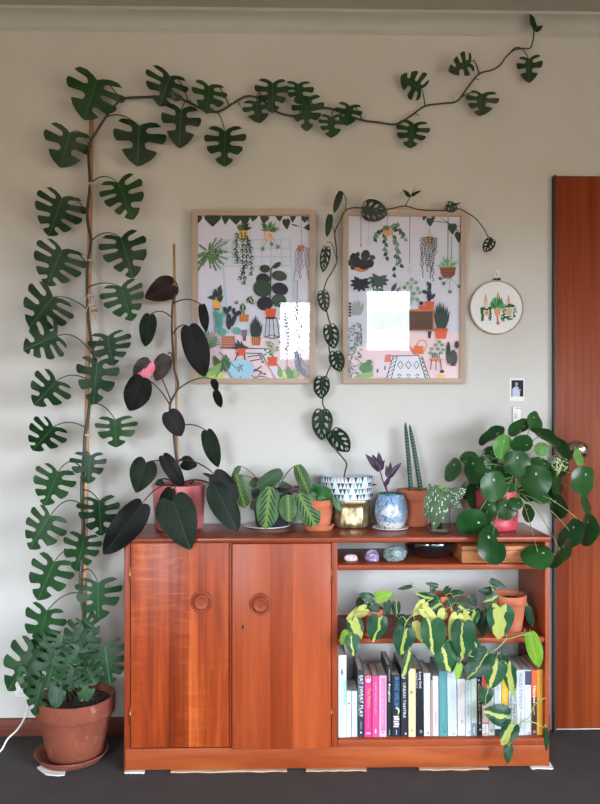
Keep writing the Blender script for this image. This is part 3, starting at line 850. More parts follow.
    # cacti in planter
    for (x, y, rx, ry, r_, c_) in ((220, 322, 3.4, 9, .05, TL), (216.5, 315, 2.6, 4, -.4, TL), (224, 314, 2.4, 4, .5, TL), (222, 332, 5, 4, .4, TL), (236.5, 331, 4, 3.6, -.5, TL), (229, 322, 3, 8, 0, NV), (226, 311, 2.2, 4.5, -.5, NV), (229.5, 309.5, 2, 3.6, .5, NV), (234, 320, 2.2, 7, .35, NV), (237.5, 314, 2, 4, .8, NV), (234, 311.5, 1.8, 3.4, 0, NV)): a.ell(x, y, rx, ry, c_, rot=r_)
    for k in range(40): a.ell(R_.uniform(226, 236), R_.uniform(308, 334), .35, .2, (200, 210, 220), n=6)
    a.rect(222, 336, 235, 348, (198, 132, 112))
    for k in range(5): a.line([(222, 337.5+2.4*k), (235, 337.5+2.4*k)], .5, (120, 60, 56))
    for k in range(12): x = 223+(k % 4)*3.4+(k//4 % 2)*1.4; a.line([(x, 337.5+(k//4)*3.2), (x, 340+(k//4)*3.2)], .4, (120, 60, 56))
    # patterned leaf plant, orange pot
    for q in ((239, 303, 234, 303, 3.6), (243, 312, 243, 303, 6), (247, 303, 252.5, 296, 5), (249, 298, 254, 305, 5), (241, 318, 244, 309, 5)): a.leaf(q[0], q[1], q[2], q[3], q[4], NV); a.leaf(q[0]+.2, q[1], q[2], q[3], q[4]*.35, (170, 196, 120))
    potp(a, 239.5, 315, 249, 322, (202, 120, 66), .06)
    # dark snake plant + basket
    for k in range(9): a.leaf(256+(k-4)*.8, 338, 256+(k-4)*1.5+R_.uniform(-.4, .4), 315+abs(k-4)*2+R_.uniform(-1, 1), 2.6, (36, 58, 60), f=.5)
    potp(a, 251.5, 337.5, 261, 345.5, (196, 116, 60), .1)
    for k in range(4): a.line([(252.5+k*2.3, 338), (252.8+k*2.1, 345)], .5, NV)
    a.rect(242, 330, 247, 336, (96, 76, 96)); a.rect(243, 336, 246.3, 341, (96, 76, 96)); 
    for k in range(2): a.line([(243.4+k*1.8, 330), (243.4+k*1.8, 336)], .4, (200, 190, 210))
    # benches and rug
    a.line([(220, 348), (268, 349)], .9, NV); a.line([(262, 354), (277, 388)], 1, NV); a.line([(236, 353), (262, 353.5)], .8, NV)
    a.poly([(250, 348.5), (268, 349), (284, 378), (276, 380), (262, 353)], (226, 220, 238))
    a.line([(250, 348.5), (269, 349), (284, 380)], .9, NV)
    sweep(a, 241, 349, 9, 6, 11, -PI, 0, 2.6, (48, 56, 74)); potp(a, 237, 348.5, 246, 356, OR, .14); a.line([(238, 353), (235, 361)], 1.2, NV); a.line([(244.5, 354), (245, 360)], 1.2, NV)
    # zigzag rug
    for q in ([(248, 357), (259, 355), (262, 359), (250, 361)], [(250, 368), (262, 372), (256, 379), (250, 374), (262, 366)], [(252, 384), (262, 376), (270, 384)]): a.line(q, .9, NV)
    for (x, y) in ((262.4, 362), (264.5, 374)): sweep(a, x, y, 5, 1.2, 2.4, 0, 2*PI, .8, NV)
    # round blue table
    a.ell(241, 369.5, 13, 10, (156, 200, 226)); sweep(a, 240.5, 367.5, 5, 4, 6, .2, 2*PI, 1.0, NV)
    a.line([(240, 376), (242, 384)], .7, NV)
    # small red pot of green blooms
    potp(a, 267, 357, 277.5, 366, OR, .14); a.line([(272, 357), (272, 343)], .7, G1)
    for k in range(22): a.ell(272+R_.uniform(-7, 8), 349+R_.uniform(-7, 6), 1.4, 1.1, R_.choice([(126, 168, 134), (98, 148, 108), (160, 190, 160)]), n=9)
    # tropical leaves lower left
    for k in range(15): t_ = -PI+PI*k/14; a.line([(206, 350), (206+20*cos(t_)*.7, 344+13*sin(t_))], 1.2, R_.choice([(110, 150, 120), (86, 132, 92), (140, 160, 150)]))
    for q in ((222, 372, 214, 355, 8, (64, 108, 62)), (226, 372, 226, 354, 10, (58, 104, 60)), (206, 385, 222, 362, 12, (150, 186, 110)), (205, 390, 226, 372, 14, (186, 208, 120)), (200, 388, 206, 360, 12, (130, 168, 96)), (212, 390, 236, 380, 9, (200, 214, 130))): a.leaf(*q)
    for k in range(5): a.line([(208+k*4, 386-k*5), (214+k*4, 382-k*6)], .7, (60, 100, 60))
    a.line([(220, 352), (240, 372)], 1.0, (120, 130, 140)); a.line([(224, 362), (232, 382)], 1.1, (120, 130, 140))
    # tree and chair drawn in grey at the right
    for k in range(60): a.ell(296+R_.uniform(-2.5, 4.5)+(k/60)*4, 302+k, .9, .5, R_.choice([(130, 140, 138), (160, 168, 160), (104, 122, 110)]), rot=R_.uniform(0, 3), n=6)
    for k in range(12): a.leaf(287+R_.uniform(-1, 1), 350-k*3.2, 287+R_.choice([-3, 3]), 348-k*3.2, 1.4, (72, 84, 76))
    a.line([(287, 372), (287, 312)], .5, (72, 84, 76))
    a.line([(296, 352), (299, 368), (306, 376), (318, 378)], 4, (128, 142, 160)); a.line([(297, 350), (300, 366), (307, 373)], .6, NV); a.line([(300, 358), (310, 370), (316, 370)], 3, (150, 162, 178))
    for q in ((281, 378, 279, 366, 6, (128, 172, 116)), (290, 380, 288, 366, 7, (112, 160, 106)), (296, 380, 295, 367, 6, (150, 186, 130)), (286, 380, 283, 370, 4, (206, 216, 150))): a.leaf(*q)
    # tiny lettering up the sheet
    for k in range(13): a.rect(296.6, 281+k*2.6, 297.6, 282.7+k*2.6, (90, 90, 110))

def draw2(a):
    a.rect(340, 205, 468, 390, (212, 214, 232))
    a.poly([(398, 334), (470, 332), (470, 390), (340, 390), (340, 352)], (238, 212, 222))
    for (x, y1, c_) in ((360.5, 248, (120, 96, 110)), (409, 264, (90, 96, 120)), (447, 258, (110, 160, 150))): a.line([(x, 217), (x, y1)], .6 if x < 440 else 1.1, c_)
    a.ell(360.3, 246, 1, 1.3, OR); a.ell(409, 270, 2.6, 4, (198, 204, 226)); a.ell(368, 243, 3, 4.5, (200, 206, 226)); a.line([(368, 220), (368, 240)], .4, (170, 176, 200))
    # dark hanging rubber plant
    a.ell(361, 268, 8, 4.6, (206, 120, 72))
    for (x, y, rx, ry) in ((353, 258, 3.5, 4.5), (351, 263, 3.4, 4), (357, 256, 2.2, 3.6), (365, 256, 4.5, 5.5), (369.5, 264, 4, 4.5), (357, 263, 5, 5), (363, 265, 6, 5), (372, 258, 3, 2.4), (352.5, 268, 2.4, 2.6)): a.ell(x, y, rx, ry, R_.choice([NV, (38, 60, 60), (44, 72, 62)]), rot=.3)
    # trailing plant, terracotta pot
    a.line([(387, 217), (386, 228)], .4, NV)
    for pts in ([(384, 235), (385, 248), (386, 258)], [(391, 232), (396, 246), (396, 262), (393, 275)], [(382, 231), (376, 233), (374, 240)], [(392, 229), (400, 231), (404, 240)], [(395, 240), (398, 256), (400, 266)], [(390, 228), (396, 225)]):
        trail(a, pts, 8, 4.3, 3.8, [G1, (96, 138, 120), (122, 160, 142), (66, 100, 84)])
    a.ell(387, 232, 4.8, 5.4, (208, 150, 112)); a.ell(385.5, 229, 3.6, 2.6, (92, 120, 96))
    # string plant with yellow pot
    for x in (426, 431): a.line([(428.5, 230), (x, 240)], .4, (120, 120, 140))
    a.ell(429, 241, 4.2, 4.6, (224, 190, 130)); a.line([(427, 238), (428, 244)], .8, NV); a.line([(431, 238), (430.5, 244)], .8, NV)
    for k in range(11):
        x = 420.5+k*1.5; y0 = 238+abs(k-5)*.3; y1 = [270, 280, 262, 268, 275, 268, 281, 276, 284, 260, 256][k]
        for j in range(int((y1-y0)/2.1)): a.ell(x+R_.uniform(-.8, .8), y0+j*2.1, 1.15, .5, NV, rot=R_.uniform(.3, 2.6), n=7)
    # leaves garland
    for q in ((424, 217, 422, 222, 4), (429, 220, 429, 228, 7.5), (432, 217, 433, 221, 4), (451, 226, 451.5, 236, 9), (458, 234, 457.5, 244, 9)): a.heart(q[0], q[1], q[2], q[3], q[4], G1)
    a.line([(431, 222), (446, 224), (461, 228)], .6, G1); a.line([(438, 217), (447, 224), (457, 232)], .7, G1)
    # spider plant in brown bowl
    sweep(a, 447, 268, 34, 7, 14, -PI, .05, 1.6, [(110, 166, 120), (160, 196, 160), (78, 130, 88)])
    a.poly([(439, 268), (455, 268), (454, 275), (450, 279), (443, 279), (440, 274)], (140, 84, 66))
    for k in range(3): a.line([(439.6+k*.3, 270.5+k*2.6), (454.6-k*.5, 270.5+k*2.6)], .6, (100, 52, 44))
    for (x, y) in ((439.5, 279), (443, 284), (449, 292.5), (458, 287)): a.line([(449, 278), (x, y)], .4, (100, 140, 110)); sweep(a, x, y, 7, 1.8, 3.2, 0, 2*PI, 1.1, [(80, 124, 90), (60, 96, 74)])
    for k in range(12): a.rect(449.8, 238+k*1.8, 450.8, 239.2+k*1.8, (96, 96, 116))
    # big split leaves
    for (cx_, cy_, c_) in ((360, 284, NV), (378, 281, (66, 92, 84))):
        for k in range(9): t_ = PI*.1+PI*1.5*k/8-PI*.3; a.leaf(cx_, cy_, cx_+11*cos(t_), cy_+9*sin(t_), 5, c_, f=.6)
        a.ell(cx_, cy_, 6, 4.5, c_)
    a.line([(372.5, 280), (373, 296)], 1, NV)
    for q in ((391, 292, 396, 283, 4.5, (60, 86, 104)), (395, 296, 400, 287, 5, (110, 146, 150)), (384, 294, 374, 290, 8, (84, 120, 108))): a.leaf(*q)
    a.line([(411, 305), (411, 283)], .7, (90, 136, 110))
    for (x, y) in ((411, 280), (407, 284), (415, 283), (404, 288), (410, 288), (417, 289), (406, 293), (413, 294), (419, 293), (412, 299), (417, 300), (405, 299), (402, 294)): a.ell(x, y, 2.1, 2, R_.choice([(112, 158, 124), (134, 176, 146)]), n=12)
    # left bottom trees etc
    for k in range(9): a.leaf(352+k*.9, 316, 351+k*1.6+R_.uniform(-1, 1), 299+abs(k-4)*1.2, 3, (158, 172, 176), f=.5)
    for k in range(5): a.ell(349.5, 304+k*3, 1.4, 1.2, NV, n=8)
    for k in range(120): a.ell(R_.uniform(347, 361), R_.uniform(325, 377), 1.5, .9, R_.choice([(120, 150, 136), (150, 168, 170), (92, 120, 110), (170, 178, 196)]), rot=R_.uniform(0, 3), n=7)
    a.line([(356, 323), (360, 325), (361.5, 338), (361, 346)], .9, (96, 84, 104)); a.line([(356, 337), (361, 342)], .8, (96, 84, 104))
    a.ell(366, 368, 6.5, 5.5, (96, 140, 104)); a.ell(369, 362, 3, 2.4, (84, 130, 104)); a.leaf(352, 380, 372, 374, 7, (140, 172, 120)); a.leaf(360, 376, 378, 374, 6, (150, 182, 130))
    # little castle-like house
    a.poly([(373, 377), (373, 364), (377, 357), (392, 356), (393, 377)], (230, 216, 226)); a.poly([(384, 362), (385, 355), (390, 354), (391, 362)], (222, 130, 120)); a.rect(376.3, 369, 378.2, 372.5, (84, 80, 96)); a.rect(384, 366, 385.3, 370, (84, 80, 96))
    # sideboard
    a.rect(370, 309.6, 433.5, 331.5, (186, 126, 88)); a.rect(371, 311.6, 432, 330, (92, 66, 58)); a.poly([(427, 331.5), (431, 331.5), (430, 338.5), (427.6, 338.5)], NV)
    potp(a, 418, 306, 425.5, 310, OR, .05); potp(a, 423.8, 302, 433.8, 310, OR, .12); a.ell(420.5, 303.6, 2, 2, NV)
    for (x, y, rx, ry, r_) in ((428.5, 296, 2.4, 6, 0), (424, 292.4, 2.8, 1.9, .3), (428.8, 288, 1.7, 5, .1), (432, 297, 1.7, 3.4, .7), (427, 284, 1, 2, 0)): a.ell(x, y, rx, ry, (44, 56, 78), rot=r_)
    # snake plant
    for k in range(9): a.leaf(440.5+(k-4)*.8, 330, 441+(k-4)*2.0, 300+abs(k-3.5)*2.2+R_.uniform(-2, 2), 3, (38, 66, 64), f=.5)
    potp(a, 434, 329, 446.8, 339, (226, 98, 70), .12); a.rect(434, 328.5, 447, 331.5, (210, 84, 60))
    # watering can, stool plant, cactus
    a.line([(416, 346), (420, 340), (425, 341), (426.5, 346), (423, 352)], .8, (206, 120, 84)); potp(a, 413.7, 346, 422.6, 354, (224, 108, 60), -.06); a.line([(414, 353), (409.5, 346.5)], 1.2, (224, 108, 60))
    for (x, y) in ((431, 349), (435, 345), (438.6, 342), (441.5, 345), (437, 349), (442.5, 350), (430, 353), (434, 354), (440.5, 353)): a.ell(x, y, 2.1, 1.7, (118, 160, 136), n=12)
    for k in range(4): a.line([(432+k*2.2, 353), (432.4+k*2.2, 358)], .9, (80, 100, 130))
    a.ell(435.6, 359.6, 6.3, 1.8, (206, 140, 100)); [a.line([(x, 360), (x2, y2)], .9, (110, 70, 90)) for x, x2, y2 in ((431, 430, 370), (435.6, 435.6, 370.5), (440, 441, 370))]
    for (x, y, rx, ry) in ((447.8, 353, 2.2, 11), (452.5, 358, 4.3, 8), (456, 345, 2.2, 3.6)):
        a.ell(x, y, rx, ry, (44, 62, 66))
        for k in range(10): t_ = 2*PI*k/10; a.line([(x+rx*.8*cos(t_), y+ry*.85*sin(t_)), (x+(rx+1.3)*cos(t_), y+(ry+1.2)*sin(t_))], .35, NV)
    for x in (449, 451.5, 454.5): a.ell(x, 365.5, .6, .5, NV, n=8)
    potp(a, 437.6, 374.5, 444, 379, (240, 190, 96), .05); a.ell(441.5, 371.5, 2.3, 1.6, NV)
    # rug with diamonds
    a.poly([(393, 357), (418, 355), (430, 390), (386, 390)], (222, 226, 238)); a.line([(390, 356), (419, 355.5)], .8, NV)
    for (x0, x1) in ((393, 386), (397, 391), (418, 425), (421.5, 429.5)): a.line([(x0, 356), (x1, 388)], .7, NV)
    for k in range(6): a.line([(418+k*1.2, 357+k*4), (423.5+k*1.1, 360+k*4)], .6, NV); a.line([(422+k*1.2, 357+k*4), (419.5+k*1.3, 361+k*4)], .6, NV); a.line([(396-k*.9, 357+k*4), (390.5-k*.9, 361+k*4)], .6, NV)
    for (x, y) in ((400, 365), (408, 365), (416, 365)): a.line([(x, y-4), (x+2.8, y), (x, y+4), (x-2.8, y), (x, y-4)], .6, NV)
    for (x, y) in ((399, 374), (408, 374), (417, 374)):
        for k in range(2): a.line([(x-2, y+2+k*3), (x, y+k*3), (x+2, y+2+k*3)], .7, NV)

frame_thing('pale oak framed plant print with a rubber tree on a stool, left of the pair', 192.5, 211.5, 315, 383.5, draw1, math.radians(1.8), 0, 'framed plant prints')
frame_thing('pale oak framed plant print with a vine trained over its top edge', 342.5, 212, 465.2, 383.5, draw2, math.radians(1.8), 0, 'framed plant prints')

# embroidery hoop and its hook
hc = P(496.5, 307.5, -.012); hr = 27.0*mpp(496, -.012)
t = thing('embroidery_hoop', 'round embroidery hoop stitched with three hanging plants, hung from a white hook', 'embroidery', (hc.x, -.004, hc.z-hr))
mb = MB(); mb.lathe((hc.x, 0, hc.z), [(hr, .0006), (hr, .015), (hr-.001, .016), (hr-.004, .016), (hr-.005, .015), (hr-.005, .0006)], 72, axis='Y', closed=True); mb.build('hoop_ring', M['oak'], parent=t, recalc=True)
a = Art(-.0125); a.ell(496.5, 307.5, 26.2, 26.2, (226, 226, 228), n=64)
sc_ = 70/600.; a.x = lambda x, y: (465+x*sc_, 260+y*80/686.)
for (x, yt, yb, w_) in ((178, 292, 410, 22), (282, 272, 400, 26), (372, 300, 400, 20)):
    for s_ in (-1, 0, 1): a.line([(x, yt), (x+s_*w_, yb)], 7, (214, 170, 130) if s_ else (198, 120, 100))
for k in range(46): a.ell(160+R_.uniform(-26, -8)+k*.2, 415+k*2.4 if k < 44 else 500, 9, 6, (38, 84, 48), rot=R_.uniform(0, 3), n=8)
for k in range(26): a.ell(212+R_.uniform(-8, 12), 415+k*4, 8, 6, (38, 84, 48), rot=R_.uniform(0, 3), n=8)
for k in range(26): a.ell(180+R_.uniform(-44, 44), 415+R_.uniform(-8, 12), 9, 6, (38, 84, 48), rot=R_.uniform(0, 3), n=8)
a.ell(186, 455, 26, 24, (212, 178, 140)); a.ell(186, 450, 10, 9, (180, 110, 90))
for k in range(13):
    t_ = -PI+PI*k/12; l_ = 72+R_.uniform(-8, 20)*(1 if 3 < k < 9 else .2); a.leaf(275, 408, 275+l_*cos(t_), 402+(l_*1.1)*sin(t_), 26, R_.choice([(54, 130, 74), (82, 158, 96), (40, 104, 60)]))
a.poly([(245, 415), (310, 415), (300, 465), (284, 480), (268, 480), (254, 465)], (222, 156, 112)); a.line([(276, 478), (280, 530)], 14, (214, 120, 110)); a.ell(281, 540, 14, 16, (168, 110, 100))
a.ell(375, 440, 28, 40, (206, 186, 150))
for k in range(70):
    t_ = R_.uniform(0, 2*PI); rr = R_.uniform(38, 62); a.ell(378+rr*cos(t_), 445+rr*1.1*sin(t_), 9, 5, (36, 82, 50), rot=t_+1, n=8)
for k in range(14): a.ell(320+R_.uniform(-14, 14), 500+R_.uniform(-30, 24), 9, 5, (36, 82, 50), rot=R_.uniform(0, 3), n=8)
a.mb.build('stitched_cloth', M['ink'], parent=t)
mb = MB(); sp_ = P(496.5, 279.3, -.010)
mb.tube([(sp_.x-.014, -.012, sp_.z), (sp_.x+.014, -.012, sp_.z)], .0018, 10); mb.lathe((sp_.x+.010, -.012, sp_.z), [(.004, -.004), (.004, .004)], 12, axis='Y')
mb.box((sp_.x-.006, -.016, sp_.z-.004), (sp_.x-.002, -.006, sp_.z+.003)); mb.box((sp_.x+.002, -.016, sp_.z-.004), (sp_.x+.006, -.006, sp_.z+.003))
mb.build('tension_screw', M['black'], parent=t)
hk = P(496.3, 274, -.002)
mb = MB(); mb.bbox_bevel((hk.x-.010, -.004, hk.z-.013), (hk.x+.010, -.0005, hk.z+.016), .0015)
mb.tube([(hk.x, -.004, hk.z+.004), (hk.x, -.008, hk.z+.001), (hk.x, -.019, hk.z-.010), (hk.x, -.0215, hk.z-.006), (hk.x, -.022, hk.z+.000)], .0022, 8)
tag(mb.build('adhesive_hook', M['white']), 'small white adhesive wall hook holding up the embroidery hoop', 'hook')

# instant photograph
a_, b_ = P(510, 401, -.002), P(524.3, 378.3, -.002)
t = thing('instant_photo', 'small white-bordered instant photo of a pale figure on black, stuck above the light switch', 'photo', ((a_.x+b_.x)/2, -.001, a_.z))
mb = MB(); mb.box((a_.x, -.0012, a_.z), (b_.x, -.0003, b_.z)); mb.build('photo_card', M['white'], parent=t)
a = Art(-.0014); a.rect(511.4, 380.2, 523.4, 396.6, (28, 28, 44))
a.ell(516.6, 384, 1.2, 1.7, (170, 170, 196)); a.poly([(512.3, 396.6), (512.4, 389), (515, 386.6), (518, 386.6), (520, 392), (519.6, 396.6)], (186, 196, 222)); a.poly([(517.6, 388), (521.2, 390), (519, 392)], (150, 160, 190)); a.line([(516, 385.5), (516.2, 388)], 1.2, (160, 160, 186))
a.mb.build('photo_image', M['ink'], parent=t)
# light switch
a_, b_ = P(512.4, 423, -.002), P(520.8, 406.5, -.002)
t = thing('light_switch', 'narrow white light switch plate below the instant photo', 'switch', ((a_.x+b_.x)/2, 0, a_.z))
mb = MB(); mb.bbox_bevel((a_.x, -.008, a_.z), (b_.x, -.0003, b_.z), .002); mb.build('plate', M['white'], parent=t)
c_ = P(516.7, 415.5, -.008); mb = MB(); mb.bbox_bevel((c_.x-.006, -.013, c_.z-.010), (c_.x+.006, -.0075, c_.z+.008), .002); mb.build('toggle', M['ceramic'], parent=t)
mb = MB()
for px_ in (517.2, 520.0): c_ = P(px_, 408.4, -.008); mb.lathe((c_.x, -.008, c_.z), [(.0022, -.0002), (.0022, .0012), (.0001, .0016)], 12, axis='Y')
mb.build('screw', M['black'], parent=t)
# socket and white cable at far left
so = P(25, 686, -.004)
t = thing('wall_socket', 'white wall socket low on the wall behind the big terracotta pot', 'socket', (so.x, 0, so.z-.04))
mb = MB(); mb.bbox_bevel((so.x-.038, -.010, so.z-.040), (so.x+.038, -.0003, so.z+.040), .004); mb.build('plate', M['white'], parent=t)
mb = MB(); mb.box((so.x+.010, -.0112, so.z+.008), (so.x+.014, -.0098, so.z+.018)); mb.box((so.x+.022, -.0112, so.z+.008), (so.x+.026, -.0098, so.z+.018)); mb.build('slots', M['black'], parent=t)
t = thing('power_cable', 'white power cable with plug curling from the wall socket to the carpet', 'cable', (so.x, -.02, so.z-.02))
mb = MB(); mb.bbox_bevel((so.x-.020, -.034, so.z-.020), (so.x+.004, -.0105, so.z+.012), .005); mb.build('plug', M['white'], parent=t)
pts = [V((so.x-.006, -.033, so.z)), P(27, 694, -.055), P(28, 705, -.07), P(24.5, 718, -.09), P(17, 730, -.12), P(8, 738.5, -.14), V((P(-3, 743, -.16).x, -.16, .005)), V((P(-30, 743, -.16).x, -.15, .005)), V((P(-60, 743, -.16).x, -.12, .005))]
mb = MB(); mb.tube(smooth_path(pts, 6), .0032, 8); mb.build('cord', M['white'], parent=t)
# ================================================================== POTS
def terracotta_pot(t, c, rt, rb, h, rim_h, mat, soil=True, rim_out=.006, name='pot'):
    """tapering pot with a collar; c = centre of its foot"""
    mb = MB(); w_ = max(.004, rt*.07)
    rm = rt-rim_out; f = (h-rim_h)/h
    prof = [(rb*.9, 0), (rb, .003), (rb+(rm-rb)*.5, (h-rim_h)*.5), (rm-.001, h-rim_h-.002), (rm, h-rim_h), (rt-.0025, h-rim_h+.0005), (rt-.0008, h-rim_h+.004), (rt, h-.005), (rt-.0015, h-.001), (rt-w_*.5, h), (rt-w_, h-.002), (rt-w_-.001, h-.010), (rt-w_-.004, h-rim_h-.003), (rb-.004, .01), (.0001, .01)]
    mb.lathe(c, prof, 48); mb.build(name, mat, parent=t)
    if soil: soil_disc(t, V(c)+V((0, 0, h-.014-.1*h*.3)), rt-w_-.0035)
def soil_disc(t, c, r):
    mb = MB(); c = V(c); rr = random.Random(int(c.x*1e4)); n = 26; rings = 6
    ids = [[mb.vert(c+V((0, 0, .003)))]]
    for k in range(1, rings+1):
        ids.append([mb.vert(c+V((r*k/rings*cos(2*PI*j/n), r*k/rings*sin(2*PI*j/n), rr.uniform(-.002, .003) if k < rings else -.002))) for j in range(n)])
    for j in range(n): mb.face([ids[0][0], ids[1][j], ids[1][(j+1) % n]])
    for k in range(1, rings):
        for j in range(n): j2 = (j+1) % n; mb.face([ids[k][j], ids[k+1][j], ids[k+1][j2], ids[k][j2]])
    return mb.build('soil', M['soil'], parent=t)
def saucer(c, r, h, mat, label, name='saucer', cat='saucer', group=None, r0=None):
    r0 = r0 or r*.8
    mb = MB(); mb.lathe(c, [(r0*.98, 0), (r0, .001), (r-.001, h-.003), (r, h-.001), (r-.0015, h), (r-.004, h-.001), (r0-.002, .004), (.0001, .0035)], 48)
    return tag(mb.build(name, mat, origin=c), label, cat, group)
def place(px_c, py_front, z, r_foot):
    """centre of a round foot whose front touches the plane z at py"""
    yf = Yfloor(px_c, py_front, z); y = min(yf+r_foot, -(r_foot*1.42+.006))
    p = P(px_c, 402, y); return V((p.x, y, z))

# ================================================================== THE BIG SPLIT-LEAF VINE
sc_c = place(71.5, 773.5, .0006, .106)
mbp = MB(); xa = P(37, 765, -.28).x
pp_ = [(P(37, 760, -.26).x, -.262), (P(40, 770, -.29).x, -.285), (P(47, 772, -.30).x, -.312), (P(60, 773, -.30).x, -.322), (P(66, 772, -.30).x, -.316), (P(64, 770, -.29).x, -.25), (P(45, 770, -.29).x, -.22)]
lo = [mbp.vert((x, y, .0005)) for x, y in pp_]; hi = [mbp.vert((x, y, .0035)) for x, y in pp_]
mbp.face(lo[::-1]); mbp.face(hi)
for k in range(len(pp_)): k2 = (k+1) % len(pp_); mbp.face([lo[k], lo[k2], hi[k2], hi[k]])
tag(mbp.build('paper_wedge', M['paper'], smooth=False, recalc=True), 'crumpled white paper under the saucer of the big terracotta pot', 'packing')
SZ = .0042
saucer((sc_c.x, sc_c.y, SZ), .120, .028, M['terra_big'], 'large terracotta saucer on the carpet under the big pot', r0=.100)
pc = V((P(75.5, 402, sc_c.y).x, sc_c.y, SZ+.0045))
mon = thing('split_leaf_vine', 'very tall split-leaf climbing plant in a big terracotta pot, tied to a stake and running along the wall', 'plant', pc)
mon['label'] = 'tall split-leaf climber in a big terracotta floor pot, its vine running up the wall'
POT_H = .205
terracotta_pot(mon, pc, .128, .086, POT_H, .058, M['terra_big'], rim_out=.008)
# stake
zsoil = pc.z+POT_H-.03
sb = V((P(82, 690, pc.y).x+.002, pc.y, zsoil)); sb2 = V((sb.x, sb.y, zsoil-.10))
st_top = P(91.5, 119, -.030)
mb = MB(); mb.tube([sb2+(sb-sb2)*0, sb, sb.lerp(st_top, .5), st_top], .0085, 12); mb.build('stake', M['stake'], parent=mon)
def stY(py):      # depth of the stake at picture height py
    f = (690-py)/(690-119.); f = min(1, max(0, f)); return sb.y+(st_top.y-sb.y)*f
vine_px = [(83, 680), (84, 640), (84, 616), (80, 587), (82, 555), (83, 527), (82, 505), (82, 480), (84, 455), (85, 435), (88, 418), (90, 402), (94, 385), (95, 366), (91, 340), (88, 315), (87, 288), (87.5, 265), (91, 241), (88.5, 228), (87, 214), (88.5, 198), (90, 184), (88.5, 160), (89, 145), (97, 131), (108, 114), (120, 100), (125, 98)]
vine_w = [P(x, y, min(-.028, stY(y)-.016)) for x, y in vine_px]
wall_px = [(150, 97), (175, 97), (192, 104), (208, 111), (220, 111), (235, 102), (248, 96), (262, 100), (277, 112), (297, 116), (312, 110), (328, 108), (345, 114), (362, 120), (380, 122.5), (397, 124), (412, 115), (425, 106), (442, 103.5), (457, 101), (468, 87), (479, 74), (492, 70), (500, 65), (506, 57), (514, 50), (523, 48.5), (530, 48), (533, 40), (534, 30)]
vine_w += [P(x, y, -.026 if y > 50 else -.026-.03*(50-y)/20) for x, y in wall_px]
vine = smooth_path(vine_w, 5)
mb = MB(); nV = len(vine)
mb.tube(vine, [.0062-.0036*(i/nV) for i in range(nV)], 8)
rv = random.Random(5)
for i in range(6, nV-10, 11):          # nodes and stubby aerial roots
    p = vine[i]; mb.ball(p, .0062-.003*(i/nV), sub=1, sx=1.1, sz=1.2)
    if rv.random() < .5:
        d = V((rv.uniform(-.02, .02), -.004, rv.uniform(-.03, .005))); mb.tube([p, p+d*.6, p+d], [.0018, .0014, .0006], 5)
fol = MB()
LV = [ # base, tip, width, (attach) in photo coordinates
 ((97, 80), (84, 119), 56, (121, 100)), ((70, 133), (61, 168), 46, (88, 146)), ((170, 76), (160, 106), 42, (188, 102)), ((209, 86), (207, 113), 34, (231, 106)),
 ((181, 110), (180, 148), 38, (190, 104)), ((139, 126), (138, 166), 50, (109, 121)), ((225, 131), (224, 166), 40, (212, 112)), ((256, 102), (260, 123), 30, (262, 100)),
 ((273, 83), (272, 113), 33, (268, 103)), ((298, 84), (300, 104), 28, (300, 116)), ((306, 100), (306, 131), 31, (314, 110)), ((331, 117), (331, 138), 26, (338, 111)),
 ((350, 106), (346, 125), 26, (362, 120)), ((414, 124), (409, 148), 32, (398, 124)), ((421, 89), (400, 76), 27, (425, 106)), ((470, 63), (449, 71), 22, (479, 74)),
 ((482, 94), (480, 116), 31, (458, 101)), ((529, 59), (529, 83), 24, (514, 57)),
 ((118, 183), (133, 219), 42, (91, 182)), ((62, 198), (49, 237), 48, (96, 214)), ((121, 238), (134, 278), 45, (89, 240)), ((62, 250), (46, 286), 50, (92, 264)),
 ((121, 287), (132, 321), 42, (88, 286)), ((53, 297), (28, 328), 50, (88, 312)), ((57, 336), (22, 350), 42, (92, 354)), ((108, 336), (113, 366), 41, (94, 352)),
 ((97, 363), (93, 405), 40, (95, 372)), ((56, 381), (34, 406), 40, (80, 384)), ((115, 420), (116, 448), 40, (91, 407)), ((53, 427), (32, 452), 37, (88, 427)),
 ((90, 456), (89, 484), 34, (84, 462)), ((58, 472), (44, 507), 40, (79, 469)), ((99, 501), (101, 537), 40, (83, 490)), ((50, 516), (28, 550), 40, (80, 505)),
 ((84, 538), (76, 573), 36, (82, 530)), ((54, 562), (37, 602), 42, (71, 553)), ((98, 583), (98, 622), 44, (80, 573)), ((47, 611), (36, 651), 40, (78, 592)),
]
rl = random.Random(11)
for i, (b, tp, wd, at_) in enumerate(LV):
    yb_ = (b[1]+tp[1])/2
    vy = min(-.028, stY(at_[1])-.016) if (at_[0] < 122) else -.028
    Y0 = vy-.028-rl.uniform(0, .016); Y1 = min(-.03, Y0+rl.uniform(.0, .02)) if i % 3 else Y0-.008
    B, T = P(b[0], b[1], Y0), P(tp[0], tp[1], Y1)
    w_ = wd*mpp(b[0], Y0)*1.04
    roll = rl.uniform(-.28, .28)
    leaf(fol, B, T, w_, 'monstera', roll=roll, fold=.10, droop=.10, slits=MON if i > 17 else ([.44, .66], [.42, .60, .79]), seed=rl.random())
    A = nearest(vine, P(at_[0], at_[1], vy))
    petiole(mb, A, B+V((0, .002, 0)), .0021, sag=.012+.02*rl.random(), mi=0)
